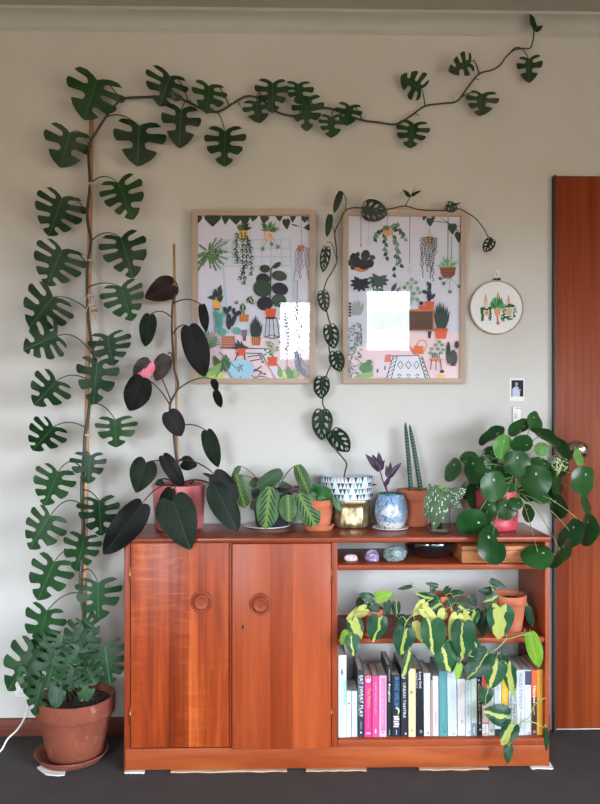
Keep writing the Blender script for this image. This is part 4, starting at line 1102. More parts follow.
# lower, bushy growth out of the pot
LOW = [((35, 651), (5, 692), 44, -.24), ((105, 646), (110, 686), 45, -.27), ((56, 650), (46, 688), 42, -.27), ((84, 628), (66, 655), 34, -.24), ((82, 620), (99, 633), 26, -.22),
 ((43, 678), (32, 717), 28, -.28), ((58, 688), (56, 710), 17, -.29), ((74, 668), (68, 692), 26, -.29), ((84, 680), (87, 702), 22, -.29), ((86, 668), (96, 684), 30, -.30), ((60, 668), (54, 692), 24, -.26),
 ((79, 646), (79, 672), 28, -.26), ((84, 636), (97, 656), 26, -.24), ((28, 668), (34, 700), 24, -.25), ((62, 636), (58, 664), 34, -.24), ((70, 655), (62, 682), 26, -.28), ((96, 660), (92, 688), 22, -.28), ((48, 640), (30, 668), 32, -.22)]
for i, (b, tp, wd, Y0) in enumerate(LOW):
    B, T = P(b[0], b[1], Y0), P(tp[0], tp[1], Y0-.01-rl.uniform(0, .02))
    leaf(fol, B, T, wd*mpp(b[0], Y0)*1.05, 'monstera' if wd > 20 else 'heart', roll=rl.uniform(-.35, .35), fold=.14, droop=.14, slits=MON if wd > 25 else ([.45, .65], [.4, .6]) if wd > 20 else None, seed=rl.random())
    A = V((pc.x+rl.uniform(-.03, .035), pc.y+rl.uniform(-.02, .03), zsoil+.0))
    petiole(mb, A, B, .0024, sag=.02, n=8)
# the unfurling tip by the cornice
tpn = vine[-1]
leaf(fol, tpn, P(528, 14, -.075), .022, 'lance', roll=1.0, fold=.5, droop=-.1, seed=.2)
leaf(fol, tpn, P(543, 25, -.075), .020, 'lance', roll=.8, fold=.5, droop=.0, seed=.3)
fol.build('foliage', M['L_mon'], parent=mon, merge=True)
mb.build('vine_stem', M['stem_d'], parent=mon)
# ties
for (x, y, m_) in ((90, 184, 0), (88, 261, 0), (88, 296, 0), (89, 305, 0), (85, 435, 0)):
    Yt = stY(y); c = P(x+1.5, y, Yt-.004); mb = MB()
    mb.tube([c+V((.0155*cos(t_*2*PI/16), .0165*sin(t_*2*PI/16), -.003+.006*t_/48)) for t_ in range(49)], .0009, 5, cap=False)
    if y in (296, 305, 184):
        for q in ((.006, -.035), (-.010, -.028), (.016, -.020)): mb.tube([c+V((0, -.018, 0)), c+V((q[0]*.6, -.024, q[1]*.4)), c+V((q[0], -.020, q[1]))], .0012, 5)
    mb.build('twine_tie', M['twine'], parent=mon)
mb = MB(); c = P(92, 311, stY(311)-.004)
mb.tube([c+V((.018*cos(t_*2*PI/16), .017*sin(t_*2*PI/16), 0)) for t_ in range(17)], .0014, 5, cap=False)
for q in ((.018, -.03), (-.004, -.034), (.024, .006)): mb.tube([c+V((0, -.018, 0)), c+V((q[0]*.6, -.024, q[1]*.4)), c+V((q[0], -.020, q[1]))], .0013, 5)
o = mb.build('twine_tie', M['twine2'], parent=mon); o['label'] = 'orange twine tie'
# small adhesive clips holding the vine on the wall
clips = [((232, 103), 'small clear-white clip holding the vine between the two upper leaf clusters'), ((457, 98), 'small clear-white clip holding the vine high above the framed prints, right'), ((349, 118), 'small white clip holding the long vine above the framed prints, middle')]
clip0 = None
for (px_, py_), lb in clips:
    p = P(px_, py_, -.01)
    if clip0 is None:
        mb = MB(); mb.bbox_bevel((p.x-.007, -.005, p.z-.012), (p.x+.007, -.0005, p.z+.012), .0015); mb.tube([(p.x-.001, -.004, p.z+.002), (p.x, -.018, p.z-.006), (p.x+.001, -.031, p.z-.006), (p.x+.001, -.034, p.z+.006)], .002, 6)
        clip0 = tag(mb.build('vine_clip', M['white'], origin=(p.x, -.003, p.z)), lb, 'clip', 'clips for the wall vine')
    else:
        o = clip0.copy(); COL.objects.link(o); o.location = (p.x, -.003, p.z); o['label'] = lb

# ================================================================== THINGS ON THE SIDEBOARD TOP
ZTT = ZT+.0004
# --- dark philodendron in the pink pot
c0 = place(179, 533, ZTT, .080); yp = c0.y; s_ = mpp(179, yp)
phi = thing('dark_philodendron', 'dark-leaved philodendron with one pink-splashed leaf, staked upright in a pink pot', 'plant', c0)
h_ = c0.z; ph = .155
mb = MB(); rt, rb = 26.5*s_, 24.5*s_
mb.lathe(c0, [(rb*.80, 0), (rb*.94, .004), (rb, .014), (rb+.0005, .048), (rb-.001, .050), (rb-.001, .052), (rb+.0008, .054), (rt, ph-.003), (rt-.001, ph), (rt-.004, ph-.001), (rt-.006, ph-.02), (rb-.008, .06), (.0001, .06)], 56)
mb.build('pot', M['pink'], parent=phi); soil_disc(phi, c0+V((0, 0, ph-.018)), rt-.008)
zs_ = c0.z+ph-.02
stk_b = V((P(178, 402, yp+.02).x, yp+.02, zs_-.05)); stk_t = P(174, 244, -.06)
mb = MB(); mb.tube([stk_b, stk_t], .0045, 10)
for k in range(1, 5): q = stk_b.lerp(stk_t, k/5); mb.lathe(q, [(.0046, -.003), (.0053, 0), (.0046, .003)], 10)
mb.build('stake', M['bamboo'], parent=phi)
def fy(py, a=(488, yp+.01), b=(285, -.075)): f = (a[0]-py)/(a[0]-b[0]); f = max(0, min(1, f)); return a[1]+(b[1]-a[1])*f
spx = [(178, 490), (178, 475), (177, 461), (175, 447), (173, 424), (170, 405), (178, 387), (175, 372), (174, 364), (172, 335), (172, 318), (173, 301), (178, 288)]
stem = smooth_path([P(x, y, fy(y)-.010) for x, y in spx], 5); stem[0].z = zs_-.01
sm = MB(); sm.tube(stem, [.0052-.002*i/len(stem) for i in range(len(stem))], 8)
fo = MB()
PH = [ # base, tip, w, attach, dY(base), mi, kind
 ((172, 285), (145, 299), 25, (177, 288), -.03, 2, 'heart'), ((150, 315), (146, 347), 17, (170, 317), -.03, 1, 'long'), ((189, 327), (204, 377), 26, (174, 335), -.06, 0, 'long'),
 ((202, 305), (206, 332), 10, (177, 306), -.05, 0, 'long'), ((213, 379), (217, 393), 8, (180, 390), -.03, 0, 'lance'), ((216, 391), (221, 408), 9, None, -.03, 0, 'long'),
 ((150, 361), (134, 379), 20, (170, 402), -.045, 3, 'long'), ((167, 356), (156, 381), 18, (172, 360), -.035, 4, 'long'), ((143, 378), (128, 411), 27, (169, 405), -.06, 0, 'long'),
 ((168, 412), (182, 436), 21, (174, 430), -.05, 0, 'long'), ((207, 431), (218, 468), 17, (178, 430), -.03, 1, 'long'), ((146, 463), (135, 493), 27, (176, 470), -.06, 1, 'heart'),
 ((163, 456), (184, 489), 16, (177, 466), -.10, 0, 'long'), ((183, 462), (197, 466), 15, (178, 466), .0, 1, 'heart'), ((142, 504), (103, 556), 30, (178, 487), -.09, 0, 'long'),
 ((173, 502), (191, 550), 40, (175, 486), -.135, 1, 'heart'), ((171, 489), (160, 518), 15, (176, 486), -.10, 1, 'long'), ((214, 474), (239, 499), 22, (180, 462), -.08, 0, 'long'),
 ((214, 486), (239, 531), 27, (182, 486), -.125, 1, 'long'), ((213, 485), (218, 517), 15, (182, 486), -.06, 0, 'long'), ((157, 481), (166, 489), 8, (175, 487), -.05, 1, 'long'),
]
for i, (b, tp, wd, at_, dy, mi, kd) in enumerate(PH):
    Y0 = (fy(b[1]) if b[1] < 470 else yp)+dy; Y0 = min(Y0, -.045)
    Y1 = Y0-.012 if tp[1] > 525 else Y0+rl.uniform(-.012, .012)
    if tp[1] > 525: Y0 = min(Y0, YF-.028); Y1 = YF-.045
    B, T = P(b[0], b[1], Y0), P(tp[0], tp[1], Y1)
    n_ = leaf(fo, B, T, wd*mpp(b[0], Y0), kd, mi=mi, roll=rl.uniform(-.35, .35), fold=.16, droop=.10, seed=rl.random())
    if at_:
        A = nearest(stem, P(at_[0], at_[1], fy(at_[1])-.01)); petiole(sm, A, B, .0024, sag=.018 if b[1] < 500 else .03, n=10)
# pale streaks stay with the leaf surface; new shoot sheaths
leaf(fo, P(215, 478, yp-.08), P(202, 473, yp-.08), .014, 'lance', mi=2, fold=.5)
leaf(fo, P(190, 484, yp-.05), P(196, 479, yp-.06), .006, 'lance', mi=1, fold=.4); sm.tube([P(181, 489, yp-.05), P(190, 482, yp-.055), P(191, 479, yp-.055)], .001, 5)
fo.build('foliage', [M['L_phi'], M['L_phig'], M['L_phib'], M['L_pink'], M['L_phib']], parent=phi, merge=True)
sm.build('stem', M['stem_r'], parent=phi)

# --- prayer plant in dark pot on a white saucer
sz = ZTT
c1 = place(267, 529.5, sz, .060)
r_s = 24*mpp(267, c1.y)
saucer((c1.x, c1.y, sz), r_s, .010, M['ceramic'], 'white saucer under the dark pot of the prayer plant', r0=r_s*.62, group=None)
cp = V((P(273, 402, c1.y).x-.004, c1.y, sz+.0045))
mar = thing('prayer_plant', 'prayer plant with herringbone-patterned oval leaves in a dark navy pot', 'plant', cp)
mb = MB(); rt = 20.5*mpp(273, c1.y); mb.lathe(cp, [(rt*.74, 0), (rt*.78, .003), (rt*.96, .108), (rt*1.0, .110), (rt*1.0, .124), (rt-.003, .125), (rt-.005, .10), (rt*.7, .02), (.0001, .02)], 48); mb.build('pot', M['navy'], parent=mar)
soil_disc(mar, cp+V((0, 0, .108)), rt-.008)
fo = MB(); sm = MB(); ym = c1.y; cr = cp+V((0, 0, .108))
MA = [((236, 475), (245, 508), 17, -.06, 0, 'oval'), ((282, 471), (257, 488), 15, -.05, 1, 'oval'), ((270, 487), (265, 529), 24, -.10, 0, 'oval'), ((288, 495), (289, 522), 18, -.11, 0, 'oval'),
      ((297, 465), (309, 494), 14, -.05, 0, 'oval'), ((299, 494), (316, 527), 23, -.10, 0, 'oval'), ((240, 466), (231, 480), 6, -.03, 1, 'lance'), ((258, 478), (251, 487), 9, -.02, 1, 'oval'), ((300, 488), (286, 491), 6, -.05, 2, 'lance'), ((262, 497), (251, 509), 10, -.05, 1, 'oval'), ((280, 483), (293, 492), 9, -.02, 1, 'oval')]
for (b, tp, wd, dy, mi, kd) in MA:
    Y0 = ym+dy; B, T = P(b[0], b[1], Y0), P(tp[0], tp[1], Y0-.012)
    leaf(fo, B, T, wd*mpp(b[0], Y0), kd, mi=mi, roll=rl.uniform(-.15, .15), fold=.05, droop=.08, seed=rl.random())
    petiole(sm, cr+V((rl.uniform(-.02, .02), rl.uniform(-.03, 0), 0)), B, .0016, sag=.02, n=8)
fo.build('foliage', [M['L_mar'], M['L_marb'], M['L_phib']], parent=mar, merge=True); sm.build('stem', M['stem_r'], parent=mar)

# --- small glossy plant in terracotta pot
c2 = place(318, 531, ZTT, .040); rs2 = 16.5*mpp(318, c2.y)
saucer((c2.x, c2.y, ZTT), rs2, .018, M['terra'], 'terracotta saucer under the small pot beside the gold bag planter', r0=rs2*.86)
pep = thing('small_leafy_plant', 'small glossy-leaved plant in a terracotta pot between prayer plant and gold planter', 'plant', (c2.x, c2.y, ZTT+.005))
p2 = V((c2.x, c2.y, ZTT+.005)); s_ = mpp(318, c2.y)
terracotta_pot(pep, p2, 16*s_, 11.5*s_, .098, .026, M['terra'], rim_out=.004)
fo = MB(); sm = MB(); cr = p2+V((0, 0, .085))
for (b, tp, wd, dy) in (((322, 487), (328, 506), 16, -.03), ((319, 490), (310, 486), 9, 0), ((316, 494), (320, 484), 8, .01), ((313, 492), (312, 502), 8, -.03), ((324, 496), (318, 500), 7, -.03), ((336, 501), (341, 511), 7, -.05), ((334, 497), (337, 505), 6, -.045)):
    Y0 = c2.y+dy; B, T = P(b[0], b[1], Y0), P(tp[0], tp[1], Y0-.006)
    leaf(fo, B, T, wd*mpp(b[0], Y0), 'oval', roll=rl.uniform(-.3, .3), fold=.1, droop=.12, seed=rl.random()); petiole(sm, cr+V((rl.uniform(-.015, .015), -.01, 0)), B, .0014, sag=.01, n=6)
fo.build('foliage', M['L_pep'], parent=pep, merge=True); sm.build('stem', M['stem_g'], parent=pep)

# --- gold bag planter with triangle-print cuff, and the holey vine climbing out of it
t = NT('gold_fabric'); v = t.coords(); n = t.noise(v, 40, 5, .6, .4)
t.base(t.ramp(n, [(.3, lin((126, 106, 72))), (.7, lin((206, 190, 154)))])); t.set(Roughness=.36, Metallic=.75); t.bump(n, .35, .004); M['gold'] = t.m
c3 = place(351.5, 525, ZTT, .055); s_ = mpp(351, c3.y)
ada = thing('holey_leaf_vine', 'thin vine with hole-pierced leaves climbing from a gold bag planter up around the right print', 'plant', c3)
ada['label'] = 'vine with hole-pierced leaves climbing from the gold fabric planter to the right print'
def ripple_lathe(c, prof, seg, amp, fr, seed, sq=0):
    mb = MB(); rr = random.Random(seed); phs = [rr.uniform(0, 6.28) for _ in range(4)]; idx = []
    for (r, h, am) in prof:
        row = []
        for k in range(seg):
            a = 2*PI*k/seg
            d = am*(sin(fr*a+phs[0]+h*40)*.5+.5*sin((fr*1.7//1)*a+phs[1]-h*60)+.35*sin((fr*2.6//1)*a+phs[2]+h*90))
            rad = (r+d)
            if sq: rad *= 1/((abs(cos(a))**sq+abs(sin(a))**sq)**(1/sq))*.97
            row.append(mb.vert(V(c)+V((rad*cos(a), rad*sin(a)*.9, h))))
        idx.append(row)
    return mb, idx
R3 = 17.8*s_
prof = [(R3*.90, 0, .001), (R3*1.0, .005, .003), (R3*1.03, .02, .007), (R3*1.0, .042, .008), (R3*.96, .066, .006), (R3*.95, .082, .003), (R3*1.04, .0825, .002), (R3*1.07, .086, .0015), (R3*1.07, .095, .0015), (R3*1.04, .099, .0015), (R3*.97, .0995, .001)]
mb, idx = ripple_lathe(c3, prof, 72, 1, 7, 3, sq=2.6)
for a in range(len(idx)-1):
    for k in range(72): k2 = (k+1) % 72; mb.face([idx[a][k], idx[a][k2], idx[a+1][k2], idx[a+1][k]])
mb.face(idx[0][::-1]); o = mb.build('fabric_bag', M['gold'], parent=ada)
# printed cuff: rows of little triangles
cuff_lo, cuff_hi = .098, .176; rc = 26.2*s_; NS = 104
mb = MB(); rr = random.Random(9)
cols = [(40, 44, 58), (70, 110, 120), (196, 164, 156), (160, 186, 204), (214, 220, 226), (40, 44, 58), (120, 140, 150)]
def cpt(a, h, off=0): return V(c3)+V(((rc+off)*cos(a)-4.8*s_, (rc+off)*.72*sin(a), h))
rows = 4; rh = (cuff_hi-cuff_lo)/rows
NT_ = 44
for r_ in range(rows):
    for k in range(NT_):
        a0, a1 = 2*PI*k/NT_+(r_ % 2)*PI/NT_, 2*PI*(k+1)/NT_+(r_ % 2)*PI/NT_; am = (a0+a1)/2; z0, z1 = cuff_lo+r_*rh, cuff_lo+(r_+1)*rh
        W_ = lin((206, 216, 226)); cc = lin(rr.choice(cols))
        A_, B_, C_, D_, E_ = cpt(a0, z1), cpt(a1, z1), cpt(am, z0), cpt(a0, z0), cpt(a1, z0)
        ia, ib, ic, id_, ie = [mb.vert(q) for q in (A_, B_, C_, D_, E_)]
        mb.face([ia, ic, ib], 0, col=cc); mb.face([ia, id_, ic], 0, col=W_); mb.face([ib, ic, ie], 0, col=W_)
for k in range(48):
    a0, a1 = 2*PI*k/48, 2*PI*(k+1)/48
    q = [mb.vert(p) for p in (cpt(a0, cuff_hi), cpt(a1, cuff_hi), cpt(a1, cuff_hi+.001, -.002), cpt(a0, cuff_hi+.001, -.002))]; mb.face(q, 0, col=lin((120, 150, 176)))
    q = [mb.vert(p) for p in (cpt(a0, cuff_hi+.001, -.002), cpt(a1, cuff_hi+.001, -.002), cpt(a1, cuff_hi-.05, -.003), cpt(a0, cuff_hi-.05, -.003))]; mb.face(q, 0, col=lin((196, 206, 214)))
    q = [mb.vert(p) for p in (cpt(a0, cuff_lo), cpt(a1, cuff_lo), cpt(a1, cuff_lo+.001, -.022), cpt(a0, cuff_lo+.001, -.022))]; mb.face(q, 0, col=lin((196, 206, 214)))
o = mb.build('printed_cuff', M['ink'], parent=ada, recalc=True); o['label'] = 'pale cuff printed with small triangles'
mbs = MB(); mbs.lathe((0, 0, 0), [(.0001, 0), (rc-.004, 0)], 40); 
for v_ in mbs.v: v_.y *= .72; v_ += V(c3)+V((0, 0, cuff_hi-.03))
mbs.build('soil', M['soil'], parent=ada)
apx = [(344, 484), (344.4, 475), (346.5, 464), (342, 457), (336, 449.5), (329.4, 434.5), (328, 415), (322.5, 403), (325, 390), (326.4, 376), (331.5, 362), (329, 347), (332, 332), (329, 320), (326, 308), (324, 291), (327, 280), (332, 272), (337, 261), (336, 245), (335, 232), (340, 221), (345, 211), (352, 208), (361, 208), (376, 210), (392, 208.5), (405, 206), (421, 210), (446, 210.5), (455, 209), (462, 210), (475, 218), (484, 229), (487, 235), (491, 240)]
def aY(px_, py_):
    if py_ > 440: return c3.y+(-.045-c3.y)*min(1, (486-py_)/46.)
    return -.045
av = smooth_path([P(x, y, aY(x, y)) for x, y in apx], 5); av[0].z = c3.z+cuff_hi-.03
sm = MB(); sm.tube(av, [.0030-.001*i/len(av) for i in range(len(av))], 7)
def apt(x, y): return nearest(av, P(x, y, aY(x, y)))
sh = smooth_path([apt(345, 211), P(346, 200, -.045), P(343, 193, -.05), P(340, 191, -.05)], 4); sm.tube(sh, .0016, 6)
sh = smooth_path([apt(336, 262), P(334, 250, -.045), P(331, 243, -.05), P(327, 242, -.05)], 4); sm.tube(sh, .0016, 6)
sh = smooth_path([apt(336, 243), P(334, 230, -.045), P(331, 222, -.05), P(330, 216, -.05)], 4); sm.tube(sh, .0014, 6)
fo = MB()
AD = [((341, 192), (334, 213), 7, None), ((330, 215), (327, 237), 7, None), ((326.5, 247), (323, 272), 10, None), ((323, 291), (326, 312), 12, (324, 291)), ((329, 325), (334, 349), 15, (332, 332)), ((335, 352), (340, 372), 15, (330, 352)),
 ((323, 377), (320.5, 399), 16, (326, 378)), ((322, 410), (321, 440.5), 20, (328, 415)), ((332, 431), (349, 452.5), 19, (329, 434)), ((363, 209), (388, 214), 21, (361, 208)), ((446, 205), (458, 209), 10, (446, 210)), ((492, 239), (484, 252), 11, (490, 239))]
for (b, tp, wd, at_) in AD:
    Y0 = -.062; B, T = P(b[0], b[1], Y0), P(tp[0], tp[1], -.055)
    leaf(fo, B, T, wd*mpp(b[0], Y0)*1.05, 'long', roll=rl.uniform(-.3, .3), fold=.12, droop=.1, slits=ADA if wd > 9 else None, holes=True, seed=rl.random())
    if at_: petiole(sm, apt(*at_), B, .0015, sag=.006, n=6)
sm.tube([apt(405, 206), P(409, 199, -.05), P(413, 192, -.05), P(416, 186, -.05)], [.002, .0018, .0014, .0006], 6)
leaf(fo, P(410, 197, -.05), P(403, 189, -.06), .014, 'lance', roll=.6, fold=.4); leaf(fo, P(411, 196, -.05), P(421, 190, -.06), .012, 'lance', roll=-.5, fold=.4)
leaf(fo, P(450, 206, -.055), P(462, 203, -.055), .008, 'lance', roll=.6, fold=.4)
fo.build('foliage', M['L_ada'], parent=ada, merge=True); sm.build('vine_stem', M['stem_d'], parent=ada)

# --- purple plant in the blue painted vase
c4 = place(390.5, 531, ZTT, .046); rs = 18.3*mpp(390, c4.y)
saucer((c4.x, c4.y, ZTT), rs, .008, M['ceramic'], 'small white saucer under the round blue painted pot', r0=rs*.55)
bp = V((c4.x+.002, c4.y, ZTT+.0042))
tra = thing('purple_spiderwort', 'purple-leaved cutting growing in a round blue and white painted pot', 'plant', bp)
t = NT('blue_painted_glaze'); v = t.coords(); sp = t.add('ShaderNodeSeparateXYZ'); t.link(v, sp.inputs[0]); n = t.noise(v, 42, 4, .6, 1.2); n2 = t.noise(t.coords('Object', (1, 1, 1), (4, 2, 1)), 26, 3, .5, .8)
c_ = t.ramp(t.math('ADD', t.math('MULTIPLY', sp.outputs[2], 9.0), t.math('MULTIPLY', n2, .25)), [(.30, lin((216, 214, 212))), (.36, lin((150, 176, 204))), (.9, lin((140, 172, 206)))])
vn = t.math('LESS_THAN', t.math('ABSOLUTE', t.math('SUBTRACT', n, .5)), .022)
mkx = t.ramp(sp.outputs[0], [(.0, (1, 1, 1, 1)), (.012, (0, 0, 0, 1))])
c_ = t.mix(t.math('MULTIPLY', vn, mkx), c_, lin((46, 66, 120)))
wh = t.math('GREATER_THAN', n2, .60); c_ = t.mix(t.math('MULTIPLY', wh, .75), c_, lin((220, 218, 212)))
t.base(c_); t.set(Roughness=.22, Coat_Weight=.4); M['blueglaze'] = t.m
R4 = 16.6*mpp(390, c4.y); hv = .118
mb = MB(); mb.lathe(bp, [(R4*.62, 0), (R4*.66, .003), (R4*.84, .016), (R4*.97, .036), (R4*1.0, .058), (R4*.95, .084), (R4*.80, .108), (R4*.74, .116), (R4*.72, .118), (R4*.69, .116), (R4*.72, .10), (R4*.85, .07), (R4*.6, .02), (.0001, .02)], 56); mb.build('pot', M['blueglaze'], parent=tra)
mb = MB(); mb.lathe(bp, [(R4*.735, .1145), (R4*.757, .1150), (R4*.735, .1186), (R4*.69, .1190), (R4*.665, .112), (R4*.70, .1145)], 48, closed=True); mb.build('rim_glaze', plain('teal_glaze', (62, 110, 112), .25), parent=tra)
soil_disc(tra, bp+V((0, 0, .104)), R4*.70)
cr = bp+V((0, 0, .10)); sm = MB(); fo = MB(); y4 = c4.y
s1 = smooth_path([cr+V((-.004, 0, 0)), P(385, 487, y4), P(382, 478, y4-.005), P(380, 470, y4-.01), P(379, 464, y4-.01)], 4); s2 = smooth_path([cr+V((.004, 0, 0)), P(387, 490, y4), P(387, 480, y4-.01), P(389, 474, y4-.01)], 4)
sm.tube(s1, .0026, 7); sm.tube(s2, .0024, 7); sm.build('stem', M['stem_p'], parent=tra)
for (b, tp, wd, r_) in (((380, 471), (366, 454), 7.5, .3), ((379.5, 466), (372, 455), 6, -.4), ((380, 470), (379, 452), 7, .3), ((381, 470), (384, 460), 4, -.6), ((388, 478), (401, 462), 6.5, -.3), ((388.5, 474), (391, 462), 4.5, .4), ((387, 477), (386.4, 465), 4, .2), ((385, 486), (391, 474), 4.5, -.3)):
    leaf(fo, P(b[0], b[1], y4-.008), P(tp[0], tp[1], y4-.02), wd*mpp(390, y4), 'lance', roll=r_, fold=.5, droop=.12, seed=rl.random())
fo.build('foliage', M['L_tra'], parent=tra, merge=True)

# --- cylinder snake plant
c5 = place(414, 524, ZTT, .045); s_ = mpp(414, c5.y); y5 = c5.y
sna = thing('snake_plant', 'two tall upright cylindrical snake plant spikes in a terracotta pot', 'plant', c5)
terracotta_pot(sna, c5, 16.8*s_, 13.2*s_, .128, .036, M['terra'], rim_out=.004)
fo = MB()
for (b, m_, tp, r_) in (((411.5, 493), (408.7, 460), (405.2, 422.5), 2.5), ((422, 493), (416, 460), (409.6, 425), 2.6)):
    pts = smooth_path([P(b[0], b[1]+4, y5), P(m_[0], m_[1], y5+.004), P(tp[0], tp[1], y5+.008)], 9); n = len(pts)
    fo.tube(pts, [max(.0006, r_*s_*(1-.25*(i/n)-.75*max(0, (i/n-.72)/.28)**1.6)) for i in range(n)], 12)
for k in range(len(fo.f)): fo.sd[k] = (.5, .2)
fo.build('foliage', M['L_sna'], parent=sna)

# --- spotted begonia in a glass jar
c6 = place(439.5, 535, ZTT, .036); s_ = mpp(440, c6.y); y6 = c6.y
beg = thing('spotted_begonia', 'white-spotted begonia cutting standing in a clear glass jar', 'plant', c6)
mb = MB(); R6 = 11*s_; mb.lathe(c6, [(R6*.96, 0), (R6, .002), (R6, .108), (R6-.001, .110), (R6-.0025, .109), (R6-.0028, .014), (R6*.8, .010), (.0001, .010)], 44); mb.build('jar', M['jar'], parent=beg)
sm = MB(); fo = MB(); foot = c6+V((0, 0, .014))
BG = [((432, 489), (425, 521), 11, 0, -.05), ((442, 495), (433, 531), 20, 0, -.06), ((450, 496), (467, 489), 15, 0, -.03), ((449, 499), (463, 508), 12, 0, -.04), ((438, 495), (441, 484), 11, 1, -.02), ((444, 492), (452, 488), 9, 1, -.02), ((430, 492), (433, 487), 6, 0, -.02), ((447, 497), (443, 514), 12, 0, -.05), ((434, 500), (437, 512), 8, 1, -.04)]
for (b, tp, wd, mi, dy) in BG:
    Y0 = y6+dy; B, T = P(b[0], b[1], Y0), P(tp[0], tp[1], Y0-.012)
    leaf(fo, B, T, wd*mpp(b[0], Y0), 'wing', mi=mi, roll=rl.uniform(-.3, .3), fold=.15, droop=.15, seed=rl.random())
    sm.tube([foot+V((rl.uniform(-.008, .008), rl.uniform(-.008, .004), 0)), c6+V(((B.x-c6.x)*.3, (B.y-c6.y)*.25, .08)), c6+V(((B.x-c6.x)*.45, (B.y-c6.y)*.4, .118)), B], .0017, 6)
fo.build('foliage', [M['L_beg'], leafmat('young_begonia_leaf', (84, 116, 60), (118, 148, 76), (150, 170, 110), kind='dots', rough=.4)], parent=beg, merge=True); sm.build('stem', M['stem_r'], parent=beg)

# --- pilea in the rose pot
c7 = place(497, 532, ZTT, .058); s_ = mpp(497, c7.y); y7 = c7.y
pil = thing('pilea_plant', 'bushy plant with round coin-shaped leaves in a rose pink pot, spilling over the right corner', 'plant', c7)
pil['label'] = 'bushy plant with round coin-shaped leaves in a rose pot at the right corner'
mb = MB(); R7 = 22.5*s_
mb.lathe(c7, [(R7*.74, 0), (R7*.84, .003), (R7*.90, .014), (R7*.90, .034), (R7*.88, .036), (R7*.88, .038), (R7*.90, .040), (R7*1.0, .132), (R7*.985, .135), (R7*.94, .133), (R7*.9, .11), (R7*.8, .05), (.0001, .05)], 56); mb.build('pot', M['pink2'], parent=pil); soil_disc(pil, c7+V((0, 0, .112)), R7*.88)
# trunk
crown = P(512, 478, y7-.03)
sm = MB(); trunk = smooth_path([c7+V((0, 0, .11)), P(503, 496, y7-.01), P(512, 484, y7-.02), P(517, 470, y7-.03), P(522, 455, y7-.03)], 5); sm.tube(trunk, [.006-.002*i/len(trunk) for i in range(len(trunk))], 8)
fo = MB(); st2 = MB()
def disc(cx_, cy_, rx, ry, rot, dY, mi=0, top=None):
    """round leaf: centre, half sizes in photo pixels, rot = tilt of the long axis (deg, clockwise from vertical)"""
    Y0 = y7+dY; k = mpp(cx_, Y0)
    R = max(rx, ry)*k*1.08; ratio = min(rx, ry)/max(rx, ry)
    a = math.radians(rot)
    # long axis direction in the picture plane
    if ry >= rx: up = V((sin(a), 0, cos(a)))
    else: up = V((cos(a), 0, -sin(a)))
    c = P(cx_, cy_, Y0)
    B = c+up*R; T = c-up*R
    tilt = math.acos(max(.35, min(1, ratio)))
    leaf(fo, B, T, 2*R*(1.0 if tilt else 1)*min(1, 1), 'round', mi=mi, roll=0, fold=.0, droop=.03, seed=rl.random(), facing=None if tilt < .2 else rotated(up, c, tilt*(1 if rl.random() < .5 else -1)))
    return c+up*R*.15+V((0, .004, 0))
def rotated(up, c, tilt):
    f = (CAM-c).normalized(); f = (f-up*f.dot(up)).normalized(); return Matrix.Rotation(tilt, 3, up) @ f
DS = [ # cx, cy, rx, ry, rot, dY, mi
 (451.5, 469.6, 7, 11.5, 25, -.02, 0), (492, 436.6, 13.5, 6, -28, -.04, 0), (519, 428.5, 11, 6.5, -25, -.05, 0), (503, 447, 8.5, 11.5, 10, -.07, 1), (521.7, 445, 10, 8, 0, -.06, 0),
 (468.6, 457.6, 8, 6.5, -20, 0, 0), (473, 470, 9.5, 13.5, 0, -.05, 0), (491, 456, 8, 9, 0, .0, 0), (517.5, 463.6, 12, 12, 0, -.09, 0), (536, 481, 14, 14.5, 0, -.12, 0), (495, 486.7, 12, 14, -8, -.11, 0),
 (540, 463, 9, 6.5, 10, -.05, 0), (541.5, 449.5, 6.5, 6.5, 0, -.04, 1), (536, 422, 6.5, 10, -22, -.06, 0), (545, 438, 5, 15, -52, -.08, 0), (558, 448, 5.5, 15, -35, -.07, 0), (560, 466, 9, 10, 0, -.02, 0), (585, 481, 10, 13.5, 8, -.06, 0),
 (471.6, 522.7, 14.5, 12.2, 0, -.155, 0), (493.5, 544.6, 12.5, 18, -32, -.165, 0), (536.4, 554.5, 14.5, 11, -12, -.16, 0), (505.5, 510, 9.5, 9.5, 0, -.12, 0), (489, 509, 8, 8.5, 0, -.09, 0), (515.7, 503, 6.5, 6, 0, -.13, 0), (527.4, 513.4, 5.5, 8.5, 0, -.10, 0),
 (569, 533.5, 9.5, 15.5, 35, -.15, 0), (586, 529.6, 8, 15, 12, -.13, 0), (559, 553, 4.5, 16, 35, -.12, 0), (556.5, 506.5, 8, 12, -10, -.03, 0), (580, 457, 4, 8, -25, -.05, 1), (588, 502, 3.5, 11, -12, -.02, 0), (559.5, 479.5, 6, 15, 0, -.02, 0),
 (477, 494, 8, 14, 0, -.01, 0), (501, 471, 11, 9, 15, -.02, 0), (486, 478, 9, 9, 0, -.03, 0), (540, 496, 8, 6, 0, -.05, 0), (470, 491, 9, 9, 0, .0, 0), (484, 522, 7, 8, 0, -.10, 0), (528, 492, 9, 7, 0, -.02, 0), (483, 465, 8, 8, 30, -.02, 0), (550, 495, 8, 8, 30, -.0, 0), (510, 492, 8, 6, 0, -.06, 0)]
